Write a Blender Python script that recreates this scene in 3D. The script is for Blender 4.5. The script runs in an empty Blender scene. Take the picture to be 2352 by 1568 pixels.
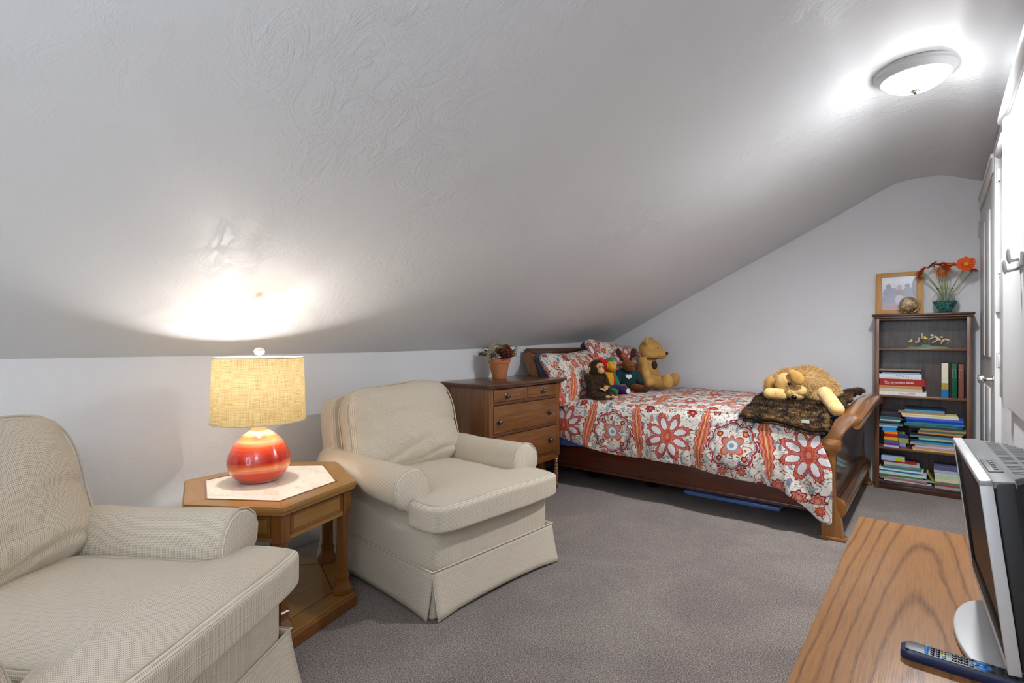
import bpy, bmesh, math, random
import numpy as np
from mathutils import Vector, Matrix, Euler, noise
random.seed(7); rng=np.random.default_rng(7)
PI=math.pi
C=bpy.context.scene.collection
# ---------------------------------------------------------------- camera
FPX=1190.0; CX=1176.0; CY=784.0; H=1.25
A0=math.atan((2150-CX)/FPX)
FW=(-math.sin(A0),math.cos(A0)); RT=(math.cos(A0),math.sin(A0))
cam=bpy.data.cameras.new('camera'); camo=bpy.data.objects.new('camera',cam); C.objects.link(camo)
camo.location=(0,0,H); camo.rotation_euler=(PI/2,0,A0)
cam.sensor_width=36; cam.lens=36*FPX/2352; cam.clip_start=0.02
bpy.context.scene.camera=camo
# ---------------------------------------------------------------- world, lights, exposure
w=bpy.data.worlds.new('world'); bpy.context.scene.world=w; w.use_nodes=True
w.node_tree.nodes['Background'].inputs[0].default_value=(0.75,0.86,1,1); w.node_tree.nodes['Background'].inputs[1].default_value=1.0
vs=bpy.context.scene.view_settings
vs.view_transform='Standard'; vs.look='None'; vs.gamma=1; vs.use_curve_mapping=False; vs.exposure=0.16
def area(name,loc,rot,sx,sy,power,col):
    l=bpy.data.lights.new(name,'AREA'); l.shape='RECTANGLE'; l.size=sx; l.size_y=sy; l.energy=power; l.color=col
    o=bpy.data.objects.new(name,l); o.location=loc; o.rotation_euler=rot; C.objects.link(o); return o
def point(name,loc,power,col,r):
    l=bpy.data.lights.new(name,'POINT'); l.energy=power; l.color=col; l.shadow_soft_size=r
    o=bpy.data.objects.new(name,l); o.location=loc; C.objects.link(o); return o
area('rear_fill_area',(-1.35,-2.05,1.45),(PI/2,0,PI),1.9,1.3,262,(0.82,0.91,1.0))      # added soft cool fill from behind the camera, lifts the whole room
point('rear_fill_point',(-0.082,-0.6,2.0),22,(0.92,0.96,1.0),0.25)  # added fill lamp behind the camera, no fixture hangs there
sp=bpy.data.lights.new('ceiling_bulb','SPOT'); sp.energy=185; sp.color=(.96,.98,1); sp.spot_size=math.radians(172); sp.spot_blend=1.0; sp.shadow_soft_size=.05
spo=bpy.data.objects.new('ceiling_bulb',sp); spo.location=(-0.082,3.35,2.495); C.objects.link(spo)
point('table_lamp_bulb',(-2.50,1.15,1.07),27,(1,0.98,0.965),0.035)
# ---------------------------------------------------------------- helpers
def at(px,py,Y):
    u=(px-CX)/FPX; v=(CY-py)/FPX
    dx=FW[0]+u*RT[0]; dy=FW[1]+u*RT[1]; t=Y/dy
    return Vector((dx*t,Y,H+v*t))
def atX(px,py,X):
    u=(px-CX)/FPX; v=(CY-py)/FPX
    dx=FW[0]+u*RT[0]; dy=FW[1]+u*RT[1]; t=X/dx
    return Vector((X,dy*t,H+v*t))
def sst(a,b,x):
    t=max(0,min(1,(x-a)/(b-a))); return t*t*(3-2*t)
def uvbox(bm,scale=1.0):
    if not bm.verts: return
    lay=bm.loops.layers.uv.get('UVMap') or bm.loops.layers.uv.new('UVMap')
    mn=[min(v.co[i] for v in bm.verts) for i in range(3)]; mx=[max(v.co[i] for v in bm.verts) for i in range(3)]
    dim=[mx[i]-mn[i] for i in range(3)]
    off=random.random()*3
    for f in bm.faces:
        n=f.normal; a=max(range(3),key=lambda i:abs(n[i]))
        ax=[i for i in range(3) if i!=a]; ax.sort(key=lambda i:-dim[i])
        for l in f.loops: l[lay].uv=(l.vert.co[ax[0]]*scale+off,l.vert.co[ax[1]]*scale+off*.7)
def link(name,me,mat,parent=None,loc=None,rot=None):
    o=bpy.data.objects.new(name,me); C.objects.link(o)
    if mat is not None:
        for m in (mat if isinstance(mat,(list,tuple)) else [mat]): me.materials.append(m)
    if parent: o.parent=parent
    if loc is not None: o.location=loc
    if rot is not None: o.rotation_euler=rot
    return o
def obj(name,bm,mat,parent=None,loc=None,rot=None,smooth=False,uv=True,ang=None):
    bmesh.ops.recalc_face_normals(bm,faces=bm.faces)
    if uv: uvbox(bm)
    me=bpy.data.meshes.new(name); bm.to_mesh(me); bm.free()
    if smooth or ang:
        me.polygons.foreach_set('use_smooth',[True]*len(me.polygons))
        if ang: me.set_sharp_from_angle(angle=math.radians(ang))
    return link(name,me,mat,parent,loc,rot)
def tag(o,label=None,cat=None,group=None,kind=None):
    if label: o['label']=label
    if cat: o['category']=cat
    if group: o['group']=group
    if kind: o['kind']=kind
    return o
def thing(name,label,cat,loc=(0,0,0),rz=0,group=None):
    o=bpy.data.objects.new(name,None); o.empty_display_size=.05; C.objects.link(o); o.location=loc; o.rotation_euler=(0,0,rz)
    return tag(o,label,cat,group)
def wparent(o,p):   # mesh made in world coordinates, made a child of p without moving
    o.parent=p; o.matrix_parent_inverse=(Matrix.Translation(p.location)@p.rotation_euler.to_matrix().to_4x4()).inverted(); return o
def B(bm,x0,x1,y0,y1,z0,z1,bev=0,seg=2,M=None):
    r=bmesh.ops.create_cube(bm,size=1)['verts']
    bmesh.ops.scale(bm,vec=(abs(x1-x0),abs(y1-y0),abs(z1-z0)),verts=r)
    bmesh.ops.translate(bm,vec=((x0+x1)/2,(y0+y1)/2,(z0+z1)/2),verts=r)
    vs_=list(r)
    if bev>0:
        es=set(e for v in r for e in v.link_edges)
        g=bmesh.ops.bevel(bm,geom=list(es),offset=bev,segments=seg,affect='EDGES',profile=.5)
        vs_=list(set(g['verts'])|set(v for v in r if v.is_valid))
    if M is not None: bmesh.ops.transform(bm,matrix=M,verts=[v for v in vs_ if v.is_valid])
    return vs_
def box(name,x0,x1,y0,y1,z0,z1,mat,parent=None,bev=0,seg=2,**k):
    bm=bmesh.new(); B(bm,x0,x1,y0,y1,z0,z1,bev,seg)
    return obj(name,bm,mat,parent,ang=35 if bev else None,**k)
def lathe_bm(bm,prof,n=32,c=(0,0,0),M=None,cap=True):
    rings=[]; new=[]
    for r,z in prof:
        if r<1e-6:
            v=bm.verts.new((c[0],c[1],c[2]+z)); rings.append([v]); new.append(v)
        else:
            ring=[bm.verts.new((c[0]+r*math.cos(2*PI*i/n),c[1]+r*math.sin(2*PI*i/n),c[2]+z)) for i in range(n)]
            rings.append(ring); new+=ring
    for a,b in zip(rings,rings[1:]):
        for i in range(n):
            j=(i+1)%n
            if len(a)==1 and len(b)==1: continue
            if len(a)==1: bm.faces.new((a[0],b[i],b[j]))
            elif len(b)==1: bm.faces.new((a[i],a[j],b[0]))
            else: bm.faces.new((a[i],a[j],b[j],b[i]))
    if cap:
        for rg in (rings[0],rings[-1]):
            if len(rg)>2: bm.faces.new(rg)
    if M is not None: bmesh.ops.transform(bm,matrix=M,verts=new)
    return new
def lathe(name,prof,mat,parent=None,n=32,loc=None,rot=None,cap=True,ang=40,uv=True):
    bm=bmesh.new(); lathe_bm(bm,prof,n,cap=cap); return obj(name,bm,mat,parent,loc,rot,ang=ang,uv=uv)
def tube_bm(bm,pts,rad,n=8,cap=True,closed=False):
    pts=[Vector(p) for p in pts]; N=len(pts); rs=rad if isinstance(rad,(list,tuple)) else [rad]*N
    up=Vector((0,0,1)); rings=[]; prev=None
    for i,p in enumerate(pts):
        if closed: t=(pts[(i+1)%N]-pts[i-1])
        else: t=(pts[min(i+1,N-1)]-pts[max(i-1,0)])
        t.normalize()
        if prev is None:
            a=up if abs(t.z)<.9 else Vector((1,0,0)); u=t.cross(a).normalized()
        else:
            u=(prev-t*prev.dot(t)).normalized()
        v=t.cross(u).normalized(); prev=u
        rings.append([bm.verts.new(p+(u*math.cos(2*PI*k/n)+v*math.sin(2*PI*k/n))*rs[i]) for k in range(n)])
    rr=list(zip(rings,rings[1:]))+([(rings[-1],rings[0])] if closed else [])
    for a,b in rr:
        for k in range(n):
            j=(k+1)%n; bm.faces.new((a[k],a[j],b[j],b[k]))
    if cap and not closed: bm.faces.new(rings[0][::-1]); bm.faces.new(rings[-1])
def tube(name,pts,rad,mat,parent=None,n=8,closed=False,**k):
    bm=bmesh.new(); tube_bm(bm,pts,rad,n,closed=closed); return obj(name,bm,mat,parent,smooth=True,**k)
def prism_bm(bm,poly,axis,a0,a1,bev=0):
    """poly: 2D points; axis 0/1/2 = extrusion axis; 2D coords fill the other two in order"""
    def mk(p,a):
        q=[0,0,0]; o=[i for i in range(3) if i!=axis]; q[axis]=a; q[o[0]]=p[0]; q[o[1]]=p[1]; return bm.verts.new(q)
    A=[mk(p,a0) for p in poly]; Bv=[mk(p,a1) for p in poly]; n=len(poly)
    fs=[bm.faces.new(A[::-1]),bm.faces.new(Bv)]
    for i in range(n): fs.append(bm.faces.new((A[i],A[(i+1)%n],Bv[(i+1)%n],Bv[i])))
    bmesh.ops.recalc_face_normals(bm,faces=fs)
    if bev: bmesh.ops.bevel(bm,geom=[e for e in bm.edges if e.verts[0] in A and e.verts[1] in A or e.verts[0] in Bv and e.verts[1] in Bv],offset=bev,segments=2,affect='EDGES',profile=.5)
def prism(name,poly,axis,a0,a1,mat,parent=None,bev=0,ang=35,**k):
    bm=bmesh.new(); prism_bm(bm,poly,axis,a0,a1,bev); return obj(name,bm,mat,parent,ang=ang,**k)
def cushion(name,sx,sy,sz,mat,parent=None,n=14,p=5.0,puff=0.0,fn=None,loc=None,rot=None,uvs=1.0,pz=None,wr=0.0,seed=0):
    """soft box: cube grid pushed to a superellipsoid; puff = middle thickness gain"""
    bm=bmesh.new(); lay=bm.loops.layers.uv.new('UVMap'); cache={}
    hx,hy,hz=sx/2,sy/2,sz/2; pz=pz or p
    def vert(q):
        k=tuple(round(c,5) for c in q)
        if k in cache: return cache[k]
        x,y,z=q
        # superellipsoid radial projection
        m=(abs(x)**p+abs(y)**p+abs(z)**pz)**(1/p)
        s=1/m if m>0 else 1
        X,Y,Z=x*s*hx,y*s*hy,z*s*hz
        if puff: Z*=1+puff*(1-abs(x)**2.2)*(1-abs(y)**2.2)
        if wr:
            nn=noise.noise(Vector((X*9+seed,Y*9,Z*9)))*wr+noise.noise(Vector((X*22,Y*22+seed,Z*22)))*wr*.4
            Z+=nn; X+=nn*.4
        co=Vector((X,Y,Z))
        if fn: co=Vector(fn(co))
        v=bm.verts.new(co); cache[k]=v; return v
    def warp(t): return math.copysign(abs(t)**0.75,t) if t else 0.0
    g=[-1+2*i/n for i in range(n+1)]; g=[math.sin(t*PI/2)*.55+t*.45 for t in g]
    dims=(sx,sy,sz)
    for ax in range(3):
        o=[i for i in range(3) if i!=ax]
        for sgn in (-1,1):
            for i in range(n):
                for j in range(n):
                    qs=[]
                    for a,b in ((i,j),(i+1,j),(i+1,j+1),(i,j+1)):
                        q=[0,0,0]; q[ax]=sgn; q[o[0]]=g[a]; q[o[1]]=g[b]; qs.append((q,(g[a]*dims[o[0]]/2*uvs+2,g[b]*dims[o[1]]/2*uvs+2)))
                    if sgn<0: qs=qs[::-1]
                    try: f=bm.faces.new([vert(tuple(q[0])) for q in qs])
                    except ValueError: continue
                    for l,q in zip(f.loops,qs): l[lay].uv=q[1]
    return obj(name,bm,mat,parent,loc,rot,smooth=True,uv=False)
def copy_tree(o,parent=None):
    c=o.copy(); C.objects.link(c)
    if parent: c.parent=parent
    for ch in [x for x in o.children]: copy_tree(ch,c)
    return c
# ---------------------------------------------------------------- node expressions
class NT:
    def __init__(s,mat): s.t=mat.node_tree; s.n=s.t.nodes
    def new(s,typ,**k):
        nd=s.n.new(typ)
        for a,b in k.items(): setattr(nd,a,b)
        return nd
    def set(s,inp,v):
        if isinstance(v,X): s.t.links.new(v.s,inp)
        elif isinstance(v,bpy.types.NodeSocket): s.t.links.new(v,inp)
        else: inp.default_value=v
class X:
    def __init__(s,nt,sock): s.nt=nt; s.s=sock
    def m(s,op,*a):
        nd=s.nt.new('ShaderNodeMath',operation=op)
        for i,v in enumerate((s,)+a): s.nt.set(nd.inputs[i],v)
        return X(s.nt,nd.outputs[0])
    def __add__(s,o): return s.m('ADD',o)
    __radd__=__add__
    def __mul__(s,o): return s.m('MULTIPLY',o)
    __rmul__=__mul__
    def __sub__(s,o): return s.m('SUBTRACT',o)
    def __rsub__(s,o): return (s*-1.0)+o
    def __truediv__(s,o): return s.m('DIVIDE',o)
    def __abs__(s): return s.m('ABSOLUTE')
    def sin(s): return s.m('SINE')
    def cos(s): return s.m('COSINE')
    def sqrt(s): return s.m('SQRT')
    def lt(s,o): return s.m('LESS_THAN',o)
    def gt(s,o): return s.m('GREATER_THAN',o)
    def min(s,o): return s.m('MINIMUM',o)
    def max(s,o): return s.m('MAXIMUM',o)
    def fmod(s,o): return s.m('FLOORED_MODULO',o)
    def pow(s,o): return s.m('POWER',o)
    def atan2(s,o): return s.m('ARCTAN2',o)
    def ping(s,o): return s.m('PINGPONG',o)
    def clamp(s):
        r=s.m('ADD',0.0); r.s.node.use_clamp=True; return r
def material(name,rough=.6,metal=0.0,col=(.8,.8,.8),spec=.5,**k):
    m=bpy.data.materials.new(name); m.use_nodes=True; b=m.node_tree.nodes['Principled BSDF']
    b.inputs['Base Color'].default_value=(*col,1); b.inputs['Roughness'].default_value=rough; b.inputs['Metallic'].default_value=metal
    b.inputs['Specular IOR Level'].default_value=spec
    for a,v in k.items(): b.inputs[a.replace('_',' ')].default_value=v
    return m
def sep(nt,v):
    s=nt.new('ShaderNodeSeparateXYZ'); nt.set(s.inputs[0],v); return X(nt,s.outputs[0]),X(nt,s.outputs[1]),X(nt,s.outputs[2])
def coords(nt,which='Object'): return nt.new('ShaderNodeTexCoord').outputs[which]
def mapping(nt,v,scale=(1,1,1),loc=(0,0,0),rot=(0,0,0)):
    m=nt.new('ShaderNodeMapping'); nt.set(m.inputs[0],v); m.inputs['Scale'].default_value=scale; m.inputs['Location'].default_value=loc; m.inputs['Rotation'].default_value=rot; return m.outputs[0]
def nz(nt,v,scale=5,detail=4,rough=.55,dist=0.0,out=0):
    n=nt.new('ShaderNodeTexNoise'); nt.set(n.inputs['Vector'],v); n.inputs['Scale'].default_value=scale; n.inputs['Detail'].default_value=detail
    n.inputs['Roughness'].default_value=rough; n.inputs['Distortion'].default_value=dist
    return X(nt,n.outputs[out])
def ramp(nt,f,stops,interp='LINEAR'):
    r=nt.new('ShaderNodeValToRGB'); nt.set(r.inputs[0],f); cr=r.color_ramp; cr.interpolation=interp
    while len(cr.elements)<len(stops): cr.elements.new(.5)
    for e,(p,c) in zip(cr.elements,stops): e.position=p; e.color=(*c,1) if len(c)==3 else c
    return r.outputs[0]
def mix(nt,f,a,b,mode='MIX'):
    m=nt.new('ShaderNodeMix',data_type='RGBA',blend_type=mode); nt.set(m.inputs[0],f)
    for i,v in ((6,a),(7,b)):
        if isinstance(v,tuple): v=(*v[:3],1)
        nt.set(m.inputs[i],v)
    return m.outputs[2]
def bump(nt,h,strength=.3,dist=.01,normal=None):
    b=nt.new('ShaderNodeBump'); nt.set(b.inputs['Height'],h); b.inputs['Strength'].default_value=strength; b.inputs['Distance'].default_value=dist
    if normal is not None: nt.set(b.inputs['Normal'],normal)
    return b.outputs[0]
def bsdf(m): return m.node_tree.nodes['Principled BSDF']
def srgb(h):
    h=h.lstrip('#'); c=[int(h[i:i+2],16)/255 for i in (0,2,4)]
    return tuple(x/12.92 if x<=.04045 else ((x+.055)/1.055)**2.4 for x in c)
def wood(name,c,rough=.35,scale=1.0,contrast=1.0,coat=0.0,noisy=0.0):
    m=material(name,rough,spec=.5); nt=NT(m); uv=coords(nt,'UV')
    g=nz(nt,mapping(nt,uv,(2.2*scale,26*scale,1)),1.5,6,.6,.5)
    g2=nz(nt,mapping(nt,uv,(12*scale,300*scale,1)),1.0,2,.5)
    f=((g-.5)*contrast+.5)*.85+g2*.15
    cols=[srgb(x) for x in c]
    nt.set(bsdf(m).inputs['Base Color'],ramp(nt,f,[(.28,cols[0]),(.5,cols[1]),(.72,cols[2])]))
    if coat: bsdf(m).inputs['Coat Weight'].default_value=coat; bsdf(m).inputs['Coat Roughness'].default_value=.12
    nt.set(bsdf(m).inputs['Normal'],bump(nt,g2,.08,.002))
    return m
def plain(name,h,rough=.6,**k): return material(name,rough,col=srgb(h),**k)
def speckle(name,h1,h2,scale=60,rough=.8,bs=.0,detail=4,stretch=(1,1,1)):
    m=material(name,rough,spec=.2); nt=NT(m); v=mapping(nt,coords(nt),stretch); f=nz(nt,v,scale,detail)
    nt.set(bsdf(m).inputs['Base Color'],ramp(nt,f,[(.3,srgb(h1)),(.7,srgb(h2))]))
    if bs: nt.set(bsdf(m).inputs['Normal'],bump(nt,f,bs,.004))
    return m
# walls / ceiling: hand trowelled plaster
def plaster(name,col,amt=1.0):
    m=material(name,.42,spec=.35); nt=NT(m); v=coords(nt)
    broad=nz(nt,v,1.3,3,.5)
    a=nz(nt,mapping(nt,v,(1.0,1.5,1.3),(3.1,0,0),(.3,.5,.4)),4.6,8,.66,1.1)
    ridge=(abs(a-.5)*14.0).m('MINIMUM',1.0)           # thin ridges left by the trowel
    mask=((broad-.40)*4.0).clamp()
    s=nz(nt,mapping(nt,v,(2.0,14.0,9.0),(0,0,0),(.5,.9,.2)),2.2,5,.6,.8)
    scr=((s-.62)*9.0).clamp()
    fine=nz(nt,v,38,4,.6)
    h=(1.0-ridge)*mask*.34+scr*.55*mask+fine*.08+broad*1.8
    nt.set(bsdf(m).inputs['Normal'],bump(nt,h,.62*amt,.008))
    nt.set(bsdf(m).inputs['Base Color'],mix(nt,fine,tuple(c*.985 for c in col),col))
    return m
M={}
M['ceil']=plaster('ceiling plaster',(.81,.825,.845),1.0)
M['wall']=plaster('wall plaster',(.80,.805,.82),.6)
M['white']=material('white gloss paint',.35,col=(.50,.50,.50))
M['trimw']=material('white trim paint',.35,col=(.62,.62,.62))
# carpet
m=material('carpet',.95,spec=.1); nt=NT(m); v=coords(nt)
f1=nz(nt,v,330,3,.75); f2=nz(nt,v,170,3,.65); f3=nz(nt,v,1.6,3,.6,.6)
c=ramp(nt,f1*.45+f2*.55,[(.36,srgb('#5c4d48')),(.5,srgb('#988a85')),(.64,srgb('#d2c6c0'))])
c=mix(nt,(f3-.35)*2.2,c,srgb('#8b7e7b'),'MIX'); c2=ramp(nt,f1*.45+f2*.55,[(.38,srgb('#52463f')),(.5,srgb('#978a83')),(.62,srgb('#dad0c9'))])
nt.set(bsdf(m).inputs['Base Color'],mix(nt,((f3-.42)*5.0).clamp(),ramp(nt,f1*.45+f2*.55,[(.38,srgb('#463b37')),(.5,srgb('#877a75')),(.62,srgb('#c9beb8'))]),c2))
nt.set(bsdf(m).inputs['Normal'],bump(nt,f1*.5+f2*.5,.9,.012)); bsdf(m).inputs['Sheen Weight'].default_value=.15
M['carpet']=m
# waffle weave upholstery
def waffle(name,hi,lo,pitch=.0056):
    m=material(name,.9,spec=.15); nt=NT(m); u,v_,_=sep(nt,coords(nt,'UV'))
    k=2*PI/pitch
    a=((u*k).cos()*.5+.5).pow(3.0); b=((v_*k).cos()*.5+.5).pow(3.0)
    r=a.max(b*.85); n1=nz(nt,coords(nt,'UV'),420,2,.6); n2=nz(nt,coords(nt),4,4,.6)
    f=r*.8+n1*.25
    c=ramp(nt,f,[(.05,srgb(lo)),(.55,srgb(hi))])
    c=mix(nt,n2*.18,c,srgb('#cdbd9c'),'MULTIPLY')
    nt.set(bsdf(m).inputs['Base Color'],c); nt.set(bsdf(m).inputs['Normal'],bump(nt,f,.7,.0016)); bsdf(m).inputs['Sheen Weight'].default_value=.1
    return m
M['waffle']=waffle('cream waffle weave','#e6dccb','#a69782')
M['piping']=speckle('cream piping','#bfb5a3','#cfc5b4',300,.9)
# woods
M['dresser']=wood('walnut dresser wood',('#5a3518','#7d4f28','#96693c'),.3,1.0,.8,.35)
M['dresserd']=wood('dark walnut edge wood',('#46291a','#5c3a25','#734c33'),.3,1.0,.8,.3)
M['sleigh']=wood('sleigh bed honey wood',('#6b3d17','#8f5a24','#a87135'),.25,.8,.7,.5)
M['sleighd']=wood('sleigh bed dark wood',('#2b150a','#3f2213','#54311c'),.14,.7,.8,.8)
M['rail']=wood('red brown bed rail wood',('#3a1305','#521f0a','#6b3013'),.28,.8,.8,.4)
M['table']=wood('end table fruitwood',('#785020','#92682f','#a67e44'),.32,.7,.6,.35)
M['tabled']=wood('end table darker wood',('#5b3413','#774819','#8b5c2b'),.22,.7,.7,.5)  # darker tone for the legs, beads, mouldings and plinth
M['shelf']=wood('dark bookcase wood',('#2a1813','#46291d','#5f3a28'),.35,1.0,1.0,.2)
M['shelfin']=wood('dark bookcase back panel',('#241816','#40302c','#5c4841'),.35,1.2,1.2,.2)
M['shelfe']=wood('bookcase shelf edge wood',('#4a2c1d','#6d4731','#865a3c'),.35,1.0,.8,.2)
M['frame']=wood('pine picture frame',('#b27a36','#c9934b','#d9a85f'),.45,1.0,.6)
# oak console top with cathedral grain
m=material('oak console',.32,spec=.4); nt=NT(m); ox,oy,oz=sep(nt,coords(nt))
wob=nz(nt,mapping(nt,coords(nt),(9,2.4,9)),1.0,4,.6)
du=ox+.035+(wob-.5)*.035
r=((du*du*49.0+(oy*.42-.15).pow(2.0))).sqrt()
bands=(r*34.0+(wob-.5)*2.6).sin()*.5+.5
gr=nz(nt,mapping(nt,coords(nt),(260,9,30)),1.0,4,.6)
fib=nz(nt,mapping(nt,coords(nt),(420,26,30)),1.0,2,.5)
line=bands.pow(8.0)*(fib*1.6).clamp()
f=line*.55+(gr-.42)*.95
c=ramp(nt,f,[(.0,srgb('#a97748')),(.3,srgb('#94653b')),(.8,srgb('#5e3f2b'))])
nt.set(bsdf(m).inputs['Base Color'],c); nt.set(bsdf(m).inputs['Normal'],bump(nt,f,.15,.002)); bsdf(m).inputs['Coat Weight'].default_value=.15; bsdf(m).inputs['Coat Roughness'].default_value=.2
M['oak']=m
M['oakedge']=wood('oak edge',('#8a6038','#a87a4c','#b98a5a'),.4)
# travertine
m=material('travertine inset',.25,spec=.5); nt=NT(m); f=nz(nt,mapping(nt,coords(nt),(1,2.2,1),(0,0,0),(0,0,.5)),9,8,.65,.8); f2=nz(nt,coords(nt),60,3)
c=ramp(nt,f,[(.33,srgb('#d8ccb4')),(.42,srgb('#ebe3d2')),(.6,srgb('#f3eddf'))]); nt.set(bsdf(m).inputs['Base Color'],mix(nt,(f2-.62)*4.0,c,srgb('#b8a487')))
M['marble']=m
# lamp shade linen
m=bpy.data.materials.new('linen lampshade'); m.use_nodes=True; nt=NT(m); t=m.node_tree
for n in list(t.nodes): t.nodes.remove(n)
out=nt.new('ShaderNodeOutputMaterial'); uv=coords(nt,'UV')
a=nz(nt,mapping(nt,uv,(16,330,1)),1.0,3,.6); b_=nz(nt,mapping(nt,uv,(420,13,1)),1.0,3,.6)
f=a*.55+b_*.45
c=ramp(nt,f,[(.36,srgb('#a07838')),(.47,srgb('#d3b473')),(.58,srgb('#e8d6a4'))])
d=nt.new('ShaderNodeBsdfDiffuse'); tr=nt.new('ShaderNodeBsdfTranslucent'); mx=nt.new('ShaderNodeMixShader')
nt.set(d.inputs[0],c); nt.set(tr.inputs[0],mix(nt,.5,c,srgb('#f3dfae'))); mx.inputs[0].default_value=.10
t.links.new(d.outputs[0],mx.inputs[1]); t.links.new(tr.outputs[0],mx.inputs[2]); t.links.new(mx.outputs[0],out.inputs[0])
M['shade']=m
# orange glazed ceramic, banded (object z from base)
m=material('orange glazed ceramic',.12,spec=.6); nt=NT(m); ox,oy,oz=sep(nt,coords(nt))
hh=oz/.28+(nz(nt,mapping(nt,coords(nt),(5,5,60)),1.0,3)-.5)*.10
thr=nz(nt,mapping(nt,coords(nt),(2,2,170)),1.0,3,.6)
c=ramp(nt,hh,[(.0,srgb('#c32f10')),(.20,srgb('#d9451a')),(.26,srgb('#ee8a52')),(.34,srgb('#e2602c')),(.38,srgb('#b9200c')),(.50,srgb('#d0330f')),(.62,srgb('#dd5424')),(.70,srgb('#c9a184')),(.76,srgb('#e0773f')),(.82,srgb('#dccbb0')),(.90,srgb('#e9d9be')),(.94,srgb('#d8521f')),(1,srgb('#d2431a'))])
c=mix(nt,((thr-.5)*3.0).clamp()*.6,c,srgb('#a81c08'),'MIX')
nt.set(bsdf(m).inputs['Base Color'],c); nt.set(bsdf(m).inputs['Normal'],bump(nt,thr,.25,.004)); bsdf(m).inputs['Coat Weight'].default_value=.8; bsdf(m).inputs['Coat Roughness'].default_value=.05
M['ceramic']=m
M['chrome']=material('brushed nickel',.22,1.0,(.62,.61,.60)); M['pewter']=material('dark pewter knob',.35,1.0,(.16,.15,.15)); M['brass']=material('brass',.25,1.0,(.75,.55,.2))
M['acryl']=material('clear knob',.05,col=(.75,.75,.78),spec=.8)
M['terra']=speckle('terracotta','#b5714a','#c98459',14,.75)
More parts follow.
